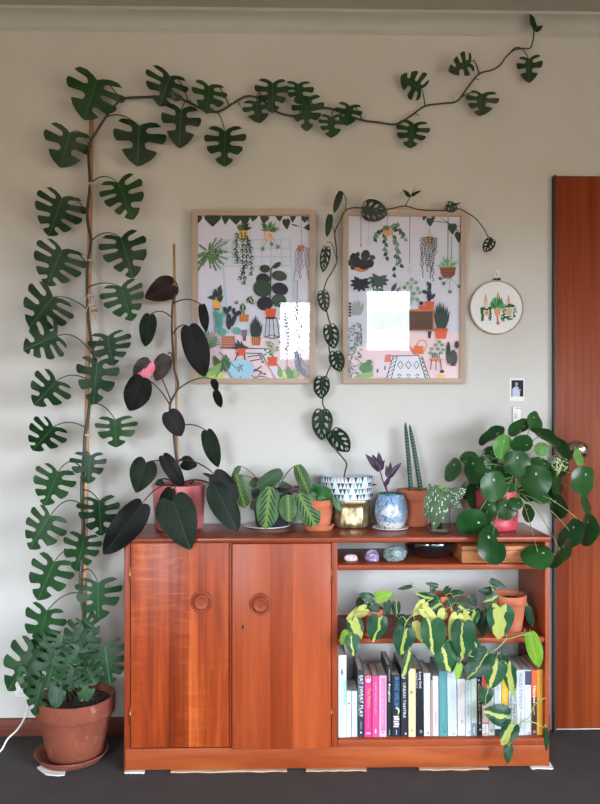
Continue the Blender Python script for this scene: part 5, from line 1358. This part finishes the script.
for i, (cx_, cy_, rx, ry, rot, dY, mi) in enumerate(DS):
    # keep hanging leaves clear of the cabinet edge and everything clear of the wall
    if cy_ > 525 and cx_ < 560: dY = min(dY, YF-.035-y7)
    dY = min(dY, -.055-y7) if cx_ < 552 else min(dY, -.085-y7)
    a_ = disc(cx_, cy_, rx, ry, rot, dY, mi)
    A = trunk[-1-(i % 12)] if cy_ < 500 else trunk[6+(i % 8)]
    petiole(st2, A, a_+V((0, .003, 0)), .0016, sag=.02 if cy_ < 500 else .035, n=9, mi=0)
fo.build('foliage', [M['L_pil'], M['L_pill']], parent=pil, merge=True); sm.build('trunk', M['stem_d'], parent=pil)
st2.build('leaf_stalks', plain('pilea_stalk', (120, 140, 84), .45, var=.3), parent=pil)
mb = MB()
for k in range(60):
    a = rl.uniform(0, 2*PI); r_ = 9*math.sqrt(rl.random()); mb.ball(P(560+r_*cos(a)*.9, 464+r_*sin(a), y7-.085+rl.uniform(-.015, .015)), .0022, sub=1)
for k in range(9): mb.tube([P(556, 478, y7-.05), P(560+rl.uniform(-5, 5), 464+rl.uniform(-7, 5), y7-.085)], .0007, 5)
mb.build('flower_sprays', M['flower'], parent=pil)
# ================================================================== ON THE SHELVES
# --- top shelf: stones, bowl, box
zA2 = zA+.0004
def stone(px0, px1, pyt, pyb, seed, mat, label, name, base=None, spiky=0):
    cx_ = (px0+px1)/2; r = (px1-px0)/2
    yf = Yfloor(cx_, pyb, zA2); rr_ = r*mpp(cx_, yf); y = yf+rr_*.8
    c = P(cx_, 402, y); h = (P(cx_, pyt, y).z-zA2)
    bm = bmesh.new(); bmesh.ops.create_icosphere(bm, subdivisions=3, radius=1); rr = random.Random(seed)
    dirs = [V((rr.gauss(0, 1), rr.gauss(0, 1), rr.gauss(0, 1))).normalized() for _ in range(16)]; ds = [rr.uniform(.68, .98) for _ in dirs]
    for vv in bm.verts:
        q = vv.co.normalized(); k = 1.0
        for d_, l_ in zip(dirs, ds):
            dp = q.dot(d_)
            if dp*k > l_: k = l_/dp
        if spiky: k *= 1+rr.uniform(-spiky, spiky)
        vv.co = q*k
    zs = [vv.co.z for vv in bm.verts]; z0, z1 = min(zs), max(zs)
    mb = MB()
    for vv in bm.verts: vv.co = V((c.x+vv.co.x*rr_*1.1, y+vv.co.y*rr_*.85, zA2+(max(vv.co.z, z0*.8)-z0*.8)/(z1-z0*.8)*h))
    mb.from_bm(bm); o = mb.build(name, mat, smooth=False); return tag(o, label, 'crystal')
def crystal(name, a, b, rough=.25):
    t = NT(name); v = t.coords(); vo = t.add('ShaderNodeTexVoronoi'); vo.inputs['Scale'].default_value = 120; t.link(v, vo.inputs['Vector'])
    n = t.noise(v, 60, 4, .7); f = t.math('ADD', t.math('MULTIPLY', vo.outputs['Distance'], .6), t.math('MULTIPLY', n, .6))
    t.base(t.ramp(f, [(.3, lin(a)), (.75, lin(b))])); t.set(Roughness=rough); t.bump(f, .8, .004); return t.m
stone(344.5, 358, 554, 562, 1, crystal('rose_quartz', (176, 150, 160), (226, 208, 212)), 'small pale pink crystal cluster, leftmost on the top shelf', 'crystal_cluster')
stone(364.5, 379, 549, 562.5, 2, crystal('amethyst', (74, 56, 104), (168, 150, 184)), 'purple amethyst cluster between the pale pink and grey-green stones', 'amethyst', spiky=.12)
stone(384, 407, 545.5, 563, 4, crystal('green_stone', (72, 88, 90), (150, 168, 170)), 'grey-green translucent stone slab beside the dark glass bowl', 'green_stone', spiky=.03)
# dark glass bowl
yb_ = YF+.125; cb = P(431, 402, yb_); k = mpp(431, yb_)
hb = .060
mb = MB(); Rb = 27*k
mb.lathe((cb.x, yb_, zA2), [(Rb*.36, 0), (Rb*.40, .003), (Rb*.42, .006), (Rb*.66, .014), (Rb*.86, .026), (Rb*.97, .042), (Rb, hb), (Rb*.985, hb+.0015), (Rb*.96, hb), (Rb*.92, .042), (Rb*.78, .026), (Rb*.5, .014), (.0001, .011)], 64)
tag(mb.build('glass_bowl', M['dark_glass']), 'wide dark glass bowl under the sideboard top, left of the wooden box', 'bowl')
# wooden box with a lid line
xb0, xb1 = P(462, 402, YF+.02).x, X(544.4)-.002; zb1 = P(500, 546.2, YF+.02).z; zl = P(500, 550.6, YF+.02).z
bx_ = thing('wooden_box', 'flat pale wooden box with a lid on the top shelf, right end', 'box', ((xb0+xb1)/2, YF+.11, zA2))
mb = MB(); mb.bbox_bevel((xb0, YF+.020, zA2), (xb1, YF+.19, zl-.0012), .0015); mb.build('body', M['box_wood'], parent=bx_)
mb = MB(); mb.bbox_bevel((xb0-.0006, YF+.0195, zl), (xb1+.0004, YF+.1905, zb1), .002); mb.build('lid', M['box_wood'], parent=bx_)

# --- middle shelf: three pots of trailing heartleaf philodendron
zB2 = zBs+.0004
def shelf_pot(name, label, cx_, pyb, rtp, rbp, topy, slabel, rim=.022):
    rb_m = rbp*mpp(cx_, YF+.05)
    cs = place(cx_, pyb, zB2, rb_m*1.25); kk = mpp(cx_, cs.y)
    saucer((cs.x, cs.y, zB2), rb_m*1.32, .014, M['terra2'], slabel, r0=rb_m*1.12, group='saucers on the middle shelf')
    c = V((cs.x, cs.y, zB2+.0045)); hh = P(cx_, topy, cs.y-rtp*kk).z-c.z
    t_ = thing(name, label, 'plant', c, 'trailing plants on the middle shelf')
    terracotta_pot(t_, c, rtp*kk, rb_m, hh, rim, M['terra2'], rim_out=.0035)
    return t_, c, hh
T1, k1, h1 = shelf_pot('trailing_heartleaf', 'smaller variegated trailing plant in a terracotta pot at the left end of the middle shelf', 371, 637, 12.5, 8.5, 611, 'terracotta saucer under the left pot on the middle shelf')
T2, k2_, h2 = shelf_pot('trailing_heartleaf', 'fullest variegated trailing plant, middle pot of its shelf, hanging furthest over the books', 441, 637, 14, 10, 597, 'terracotta saucer under the middle pot on the middle shelf')
T3, k3, h3 = shelf_pot('trailing_heartleaf', 'variegated trailing plant with bare soil showing in the right-hand pot of its shelf', 508, 637.5, 18, 13, 598, 'terracotta saucer under the right pot on the middle shelf', rim=.03)
FR = -.345    # depth of leaves hanging in front of the shelf edge
BR = 'L_bra'
def trailer(T, c, hh, leaves, vines, matset, yc=None):
    fo = MB(); sm = MB(); top = V(c)+V((0, 0, hh-.015)); vp = []
    for pts in vines:
        w_ = smooth_path([top+V((rl.uniform(-.01, .01), -.01, 0)) if p is None else P(p[0], p[1], p[2]) for p in pts], 5); vp += w_
        sm.tube(w_, [.0019-.0006*i/len(w_) for i in range(len(w_))], 6)
    for (b, tp, wd, mi, st, Y0, kd) in leaves:
        B, T_ = P(b[0], b[1], Y0), P(tp[0], tp[1], Y0-.012)
        leaf(fo, B, T_, wd*mpp(b[0], Y0)*1.04, kd, mi=mi, roll=rl.uniform(-.28, .28), fold=.16, droop=.12, seed=rl.random(), stripe=st)
        tgt = nearest(vp, B)
        if (tgt-B).length > .10: tgt = top+V((rl.uniform(-.015, .015), rl.uniform(-.02, .01), 0))
        petiole(sm, tgt, B, .0012, sag=.012, n=8)
    fo.build('foliage', [M['L_bra'], M['L_brl'], M['L_bry'], M['L_brd']], parent=T, merge=True); sm.build('stem', M['stem_l'], parent=T)
y1, y2, y3 = k1.y, k2_.y, k3.y
H_ = 'heart'
trailer(T1, k1, h1, [
 ((373, 599), (359, 594), 9, 3, 0, y1-.03, H_), ((377, 598), (392, 593), 12, 1, 0, y1-.03, H_), ((365, 609), (346, 619), 11, 2, 0, y1-.05, H_), ((353, 621), (361, 640), 16, 0, .5, FR, H_),
 ((352, 637), (354, 656), 15, 0, .12, FR-.015, H_), ((347, 632), (341, 645), 9, 1, 0, FR, H_), ((379, 618), (373, 643), 20, 0, .12, FR, H_), ((387, 602), (388, 617), 8, 3, 0, y1-.02, H_), ((396, 603), (396, 618), 9, 0, .2, y1-.02, H_),
 ((362, 600), (356, 606), 8, 3, 0, y1+.0, H_), ((372, 605), (380, 612), 9, 3, 0, y1-.05, H_), ((368, 603), (364, 611), 8, 3, 0, y1-.04, H_)],
 [[None, (384, 597, y1-.02), (393, 593, y1-.03), (396, 602, y1-.03), (397, 614, y1-.04)], [None, (360, 606, y1-.04), (352, 620, FR+.01), (350, 636, FR)]], None)
trailer(T2, k2_, h2, [
 ((399, 619), (412, 626), 13, 3, 0, FR+.02, H_), ((405, 630), (400, 656), 21, 0, .14, FR, H_), ((410, 652), (404, 677), 9, 0, .3, FR-.01, 'long'), ((412, 586), (398, 589), 4, 3, 0, y2-.04, 'long'),
 ((437, 600), (416, 594), 11, 0, .2, y2-.05, H_), ((425, 603), (413, 616), 10, 2, 0, FR+.03, H_), ((423, 609), (439, 623), 11, 2, 0, FR+.01, H_), ((437, 586), (426, 583), 5, 3, 0, y2-.03, H_), ((433, 586), (432, 594), 6, 3, 0, y2-.03, H_),
 ((415, 622), (422, 643), 10, 2, 0, FR+.01, 'long'), ((432, 622), (435, 656), 25, 0, .13, FR-.02, H_), ((440, 603), (428, 611), 13, 0, .2, y2-.06, H_), ((457, 616), (451, 643), 13, 2, 0, FR+.005, H_), ((463, 615), (474, 633), 10, 2, 0, FR+.005, H_),
 ((463, 624), (461, 661), 24, 0, .10, FR-.02, H_), ((443, 646), (452, 674), 23, 0, .16, FR-.005, H_), ((487, 654), (466, 679), 23, 0, .07, FR-.01, H_), ((459, 665), (457, 682), 7, 1, 0, FR-.02, H_),
 ((498, 662), (490, 690), 22, 0, .22, FR-.005, H_), ((508, 665), (513, 697), 13, 0, .38, FR-.015, H_), ((487, 689), (484, 706), 14, 0, .06, FR-.015, H_), ((507, 716), (484, 711), 21, 0, .2, FR-.01, H_), ((513, 725), (501, 745), 17, 0, .35, FR-.015, H_),
 ((509, 746), (507, 765), 9, 3, 0, FR-.02, H_), ((448, 600), (456, 606), 10, 3, 0, y2-.05, H_), ((452, 595), (464, 592), 8, 3, 0, y2-.02, H_), ((460, 606), (470, 613), 10, 0, .2, y2-.08, H_), ((449, 588), (443, 594), 6, 3, 0, y2-.02, H_), ((445, 612), (437, 618), 11, 2, 0, FR+.03, H_), ((470, 597), (476, 606), 9, 3, 0, y2-.04, H_), ((473, 640), (480, 655), 12, 0, .2, FR+.01, H_),
 ((475, 612), (468, 630), 12, 0, .25, FR+.02, H_), ((500, 654), (505, 668), 12, 3, 0, FR+.005, H_), ((546, 728), (546, 752), 5, 3, 0, FR-.005, 'long')],
 [[None, (430, 600, y2-.06), (416, 612, FR+.03), (405, 625, FR), (408, 650, FR)], [None, (422, 590, y2-.05), (412, 586, y2-.05)], [None, (450, 604, y2-.07), (455, 622, FR+.005), (462, 640, FR), (470, 656, FR), (486, 655, FR), (497, 662, FR), (492, 676, FR), (488, 690, FR), (492, 704, FR), (506, 716, FR), (513, 726, FR), (510, 747, FR-.005)],
  [(515, 729, FR), (522, 722, FR), (529, 717, FR), (534, 706, FR), (540, 700, FR-.005), (546, 698, FR)], [(522, 722, FR), (532, 722, FR), (541, 726, FR), (546, 729, FR)]], None)
trailer(T3, k3, h3, [
 ((500, 608), (499, 640), 26, 0, .42, FR-.005, H_), ((481, 611), (483, 638), 12, 3, 0, y3-.05, H_), ((494, 591), (479, 591), 9, 3, 0, y3-.02, H_), ((496, 596), (484, 602), 9, 0, .25, y3-.05, H_), ((490, 580), (506, 588), 7, 3, 0, y3-.03, 'long'),
 ((530, 633), (539, 669), 15, 1, 0, FR, 'long'), ((527, 606), (533, 628), 8, 3, 0, y3-.02, 'long')],
 [[None, (496, 595, y3-.03), (492, 588, y3-.03), (490, 582, y3-.03)], [None, (500, 604, y3-.05), (506, 625, y3-.06), (507, 638, FR+.005), (519, 636, FR), (530, 633, FR)], [(507, 638, FR+.005), (498, 648, FR), (489, 654, FR)], [None, (520, 600, y3-.03), (527, 606, y3-.02)]], None)

# --- the row of books
YBK_ = YF+.022
W_, K_ = (226, 228, 232), (34, 36, 42)
BK = [ # x0, x1, top y, colour, lean px, depth, texts, extra, label
 (338.2, 346.4, 655, (222, 228, 234), 0, .17, [('PLANTSONG', 679, 722, .42, 5.2, (176, 186, 196))], [('drop', 342, 672, (110, 120, 132)), ('wash', 343.5, 346.3, 680, 705, (150, 184, 208))], 'tall white and pale blue book with a grey drop on its spine, leftmost'),
 (346.7, 351.4, 691, (226, 228, 232), 0, .12, [('one day', 710, 724, .5, 2.2, (150, 152, 160))], [('dot', 349, 703.4, (40, 44, 54))], 'short thin white paperback, first of two beside the tall white book'),
 (352.0, 357.4, 691, (218, 226, 226), 0, .12, [('one day', 706, 724, .5, 2.0, (170, 176, 176))], [('dot', 354.5, 703.4, (150, 160, 156))], 'short thin off-white paperback right next to the black EAT SWEAT PLAY book'),
 (357.8, 363.8, 670, (44, 52, 66), 0, .14, [('EAT SWEAT PLAY', 675.5, 717, .60, 5.0, (236, 238, 240)), ('HOW SPORT CAN CHANGE', 676, 715, .16, 1.3, (190, 196, 204)), ('ANNA', 721, 729, .55, 2.0, (180, 186, 196))], [('dot', 361, 732.6, (230, 230, 230))], 'dark navy paperback lettered EAT SWEAT PLAY'),
 (364.6, 371.8, 675.6, (232, 58, 132), 0, .135, [('The Matilda', 688, 708, .6, 4.2, (246, 170, 120)), ('a true story of a life', 709, 728, .5, 1.8, (246, 160, 190))], [('face', 368.2, 679.4), ('bar', 366, 370.6, 732.6, 734, (250, 190, 214))], 'hot pink paperback with a round face picture at the top of its spine'),
 (372.3, 379.0, 675.8, (214, 76, 138), 0, .135, [('A BRIEF HISTORY OF LOVE', 682, 714, .5, 2.0, (240, 180, 206))], [('bar', 375, 376.4, 729, 733.5, (240, 200, 216))], 'plain deep pink paperback between hot pink and pale pink books'),
 (379.4, 386.4, 675.8, (236, 188, 210), 0, .135, [('a book of small hours', 682, 726, .5, 1.8, (240, 200, 216))], [('wash', 381, 385.6, 677.5, 731, (222, 112, 160)), ('dot', 383, 732.6, (90, 60, 120))], 'pale pink paperback with a darker pink panel on its spine'),
 (386.8, 391.6, 664.8, (32, 34, 40), .6, .15, [('Roughies', 684, 702, .5, 3.6, (240, 240, 240)), ('TRISTAN J. FOX', 668, 681, .5, 1.8, (220, 220, 222)), ('press', 730, 735, .5, 1.8, (220, 220, 222))], [], 'tall thin black book, its top standing above the pink books'),
 (392.2, 400.2, 675, (30, 38, 54), 0, .135, [('IRVINE WELSH', 677, 707, .56, 6.0, (74, 136, 192))], [('moon', 396.4, 711, (206, 212, 150)), ('lines', 393.6, 399.2, 716, 728, (228, 230, 232)), ('bar', 396, 396.8, 730, 734.5, (180, 186, 196))], 'dark navy paperback with large blue author lettering and a pale crescent'),
 (401.2, 408.2, 668.4, (40, 42, 50), .5, .17, [('URBAN TANTRA', 683, 718, .45, 3.8, (214, 216, 220))], [('arc', 403, 676.4, (190, 200, 196)), ('dot', 405.6, 733.6, (220, 220, 224))], 'charcoal book lettered URBAN TANTRA'),
 (408.6, 415.6, 668.6, (240, 212, 166), 0, .13, [('ancient pathways', 702, 722, .5, 1.8, (214, 184, 140))], [('disc', 411.4, 692.2, (136, 148, 124)), ('dot', 412, 730.6, (110, 96, 80))], 'cream peach coloured book with a round grey-green emblem'),
 (415.4, 423.2, 669.8, (24, 24, 30), 1.6, .17, [('Long Red', 672, 688, .62, 4.4, (232, 232, 234)), ('Helena Marsh', 673, 688, .22, 1.8, (220, 220, 222))], [('ring', 420.6, 731.5, (150, 152, 160))], 'thick black book with white lettering at the top of its spine'),
 (423.9, 430.4, 673, (222, 222, 232), .8, .14, [('on quiet and other things', 680, 722, .5, 1.6, (196, 198, 212))], [('dot', 428, 733, (70, 74, 84))], 'white book standing directly right of the thick black book'),
 (431.0, 432.6, 680, (186, 160, 140), .3, .12, [], [], 'very thin brownish booklet squeezed between two white books'),
 (432.9, 438.6, 676, (228, 214, 224), .6, .14, [('DISOBEDIENT', 679, 708, .5, 3.4, (200, 196, 206)), ('MURRAY', 712, 726, .5, 2.6, (214, 70, 90))], [], 'pale lilac book with red lettering low on its spine, left of the teal book'),
 (439.2, 447.0, 671, (84, 150, 154), .8, .155, [('the patterns of living things', 676, 722, .5, 2.4, (120, 176, 180))], [('dot', 444.4, 731.6, (24, 50, 66))], 'thick teal paperback near the middle of the book row'),
 (447.5, 456.6, 664, (210, 222, 236), 1.6, .16, [('ECONOMIC FEMINIST', 676, 724, .5, 4.0, (168, 180, 198))], [('dot', 453.4, 733.6, (110, 120, 136))], 'widest pale blue-white book, immediately right of the teal paperback'),
 (457.5, 465.2, 679, (230, 226, 224), .9, .135, [('GRAVITY WELL', 682, 699, .45, 2.6, (196, 172, 164))], [('sq', 461.9, 721.5, (120, 122, 126))], 'off-white paperback with short faint red title and a small square emblem'),
 (465.6, 470.8, 680, (214, 226, 234), .6, .135, [('All the Sad Brave Men', 682, 716, .5, 2.6, (110, 126, 146))], [('ring', 469.5, 732.4, (90, 100, 110))], 'pale blue paperback with grey title beside the pale green one'),
 (471.2, 476.8, 678, (206, 218, 204), .7, .135, [('the overstory of us', 684, 716, .5, 2.0, (180, 192, 178))], [('wash', 471.4, 476.7, 723, 737, (124, 132, 140)), ('bar', 473.6, 474.6, 727, 734, (196, 200, 206))], 'pale green paperback with a grey block at the foot of its spine'),
 (477.3, 481.6, 677.6, (26, 26, 30), 1.2, .13, [('CIRCLES', 684, 711, .5, 2.8, (196, 168, 110)), ('MADELINE', 713, 724, .5, 1.8, (190, 190, 194))], [('dot', 480, 729.6, (220, 222, 224)), ('dot', 479, 680, (220, 222, 224))], 'thin black book with worn gold lettering beside a red-topped one'),
 (482.2, 488.4, 676, (230, 200, 190), .4, .13, [('tales', 726, 734, .5, 2.0, (130, 130, 150))], [('wash', 482.4, 488.3, 676.4, 690, (206, 66, 48)), ('bar', 482.4, 488.3, 722.6, 723.8, (206, 60, 56)), ('wash', 482.4, 488.3, 724, 733, (224, 222, 232))], 'book with a red top and white foot crossed by a red line'),
 (488.9, 494.0, 680, (208, 212, 204), 0, .13, [('still life', 700, 722, .5, 2.2, (150, 156, 150))], [('ring', 491.6, 730.6, (60, 64, 70))], 'light grey-green paperback half hidden behind the hanging leaves'),
 (494.5, 501.0, 680, (224, 228, 236), 0, .14, [('SHARP OBJECTS', 684, 702, .45, 3.2, (140, 156, 178))], [('wash', 494.7, 500.9, 729, 737, (34, 34, 38))], 'white book with grey-blue lettering and a black foot, left of the yellow one'),
 (501.5, 508.4, 676, (232, 176, 48), 0, .15, [('LOST', 690, 706, .5, 3.0, (244, 214, 130))], [], 'yellow book behind the hanging leaves, left of the patterned one'),
 (508.9, 516.6, 671, (206, 216, 212), 0, .16, [('JUST ONE KISS', 692, 724, .68, 3.6, (44, 50, 54)), ('MANY VOICES', 694, 722, .26, 3.0, (60, 66, 72))], [('specks',)], 'white book covered in small black pattern and lettering'),
 (517.0, 524.6, 669.8, (226, 230, 234), 0, .15, [('HOOD FEMINISM', 673, 709, .5, 4.8, (110, 116, 128)), ('MIKKI KENDALL', 711, 728, .5, 2.0, (70, 74, 84))], [], 'white paperback lettered HOOD FEMINISM'),
 (524.9, 531.2, 670, (222, 228, 238), 0, .15, [('Mothers', 686, 696, .5, 3.2, (206, 130, 166)), ('a true journey', 699, 711, .3, 1.8, (100, 140, 190))], [('wash', 525.1, 531.1, 671, 685, (66, 68, 92)), ('ring', 529, 733.4, (90, 96, 110))], 'white paperback with a dark picture at the top of its spine'),
 (531.6, 536.9, 670, (214, 96, 50), 0, .15, [('Heroes', 686, 703, .55, 3.8, (240, 236, 230)), ('a novel', 704, 715, .5, 1.6, (220, 214, 208))], [('wash', 531.8, 536.8, 697, 737, (52, 36, 34)), ('ring', 534.4, 731.6, (150, 130, 120))], 'book with an orange top and black foot beside the golden one'),
 (537.2, 543.2, 669.6, (240, 176, 62), 0, .16, [('THE DISCOMFORT OF EVENING', 674, 692, .6, 1.8, (180, 120, 50))], [], 'golden orange book, rightmost in the row'),
]
zb_ = zs_b+.0004
gi = 0
for bi, (x0, x1, top, col, lean, dep, texts, extra, lb) in enumerate(BK):
    yf = YBK_+((bi*37) % 5)*.0012
    a_, b_ = P(x0, 402, yf).x, P(x1, 402, yf).x; zt_ = P((x0+x1)/2, top, yf).z; sh_ = lean*mpp(x0, yf)
    bk = thing('book', lb, 'book', ((a_+b_)/2, yf+dep/2, zb_), 'books on the bottom shelf')
    def shear(mb, z0=zb_, z1=zt_):
        for v_ in mb.v: v_.x += sh_*.5*(1-(v_.z-z0)/(z1-z0))-sh_*.25
    mb = MB(); col = tuple(int(v_*(.88 if min(col) > 190 else .91)) for v_ in col); cc = lin(col); tk = min(.0012, (b_-a_)*.2)
    # cover: spine plus two boards
    mb.box((a_, yf, zb_), (b_, yf+.0016, zt_), col=cc); mb.box((a_, yf+.0016, zb_), (a_+tk, yf+dep, zt_), col=cc); mb.box((b_-tk, yf+.0016, zb_), (b_, yf+dep, zt_), col=cc)
    art = Art(yf-.00004); art.mb = mb
    for e in extra:
        if e[0] in ('dot', 'disc'): art.ell(e[1], e[2], 1.9 if e[0] == 'disc' else .9, None, e[3], n=16)
        elif e[0] == 'drop': art.poly([(e[1], e[2]-4.4), (e[1]+1.4, e[2]+.5), (e[1]+1.1, e[2]+2.2), (e[1], e[2]+3), (e[1]-1.1, e[2]+2.2), (e[1]-1.4, e[2]+.5)], e[3])
        elif e[0] in ('wash', 'bar'): art.rect(e[1], e[3], e[2], e[4], e[5])
        elif e[0] == 'face': art.ell(e[1], e[2], 2.8, 3.3, (240, 214, 220)); art.ell(e[1], e[2]-.4, 2.3, 2.5, (90, 50, 50)); art.ell(e[1], e[2]+.4, 1.5, 2.0, (226, 180, 160))
        elif e[0] == 'moon': art.ell(e[1]+.6, e[2], 2.6, 3.6, e[3], n=20); art.ell(e[1]-.6, e[2]+1.0, 2.4, 3.4, col, n=20)
        elif e[0] == 'arc': art.ell(e[1]+1.2, e[2]-.8, 2.6, 3, e[3], n=20); art.ell(e[1]+2, e[2]-1.6, 2.6, 3, col, n=20)
        elif e[0] == 'ring': art.ell(e[1], e[2], 1.3, 1.5, e[3]); art.ell(e[1], e[2], .8, .9, col)
        elif e[0] == 'sq': art.rect(e[1]-1, e[2]-1.6, e[1]+1, e[2]+1.6, e[3]); art.rect(e[1]-.5, e[2]-.9, e[1]+.5, e[2]+.9, col)
        elif e[0] == 'lines':
            for q in range(5): art.rect(e[1]+(q % 2)*.6, e[3]+q*2.4, e[2]-((q+1) % 2)*.7, e[3]+q*2.4+1.5, e[5])
        elif e[0] == 'specks':
            for q in range(70): u, v_ = R_.uniform(x0+.4, x1-.4), R_.uniform(top+6, 736); art.poly([(u, v_), (u+.8, v_-.3), (u+.6, v_+.8)], (50, 56, 60))
    # keep the inks on the spine
    for v_ in mb.v:
        if v_.y < yf: v_.x = min(max(v_.x, a_), b_)
    shear(mb); mb.build('cover', M['ink_gloss'], parent=bk, recalc=False)
    mb = MB(); mb.box((a_+tk+.0001, yf+.0017, zb_+.0015), (b_-tk-.0001, yf+dep-.0015, zt_-.0022)); shear(mb); mb.build('pages', M['pages'], parent=bk)
    for (s, ya, yb2, fx, hp, tc_) in texts:
        me = text_mesh(s, 1.0); xs = [v_.co.x for v_ in me.vertices]; ys = [v_.co.y for v_ in me.vertices]
        tx0, tx1, ty0, ty1 = min(xs), max(xs), min(ys), max(ys)
        z_a, z_b = P(x0, ya, yf).z, P(x0, yb2, yf).z; hgt = min(hp*mpp(x0, yf)*.72, (b_-a_)*.8); xc = a_+(b_-a_)*fx
        mb = MB()
        for v_ in me.vertices:
            mb.vert((xc+((v_.co.y-ty0)/(ty1-ty0)-.5)*hgt, yf-.0006-.00001, z_a-(v_.co.x-tx0)/(tx1-tx0)*(z_a-z_b)))
        for p_ in me.polygons: mb.face(list(p_.vertices), 0, col=lin(tc_), flat=True)
        bpy.data.meshes.remove(me); shear(mb); mb.build('title', M['ink'], parent=bk)
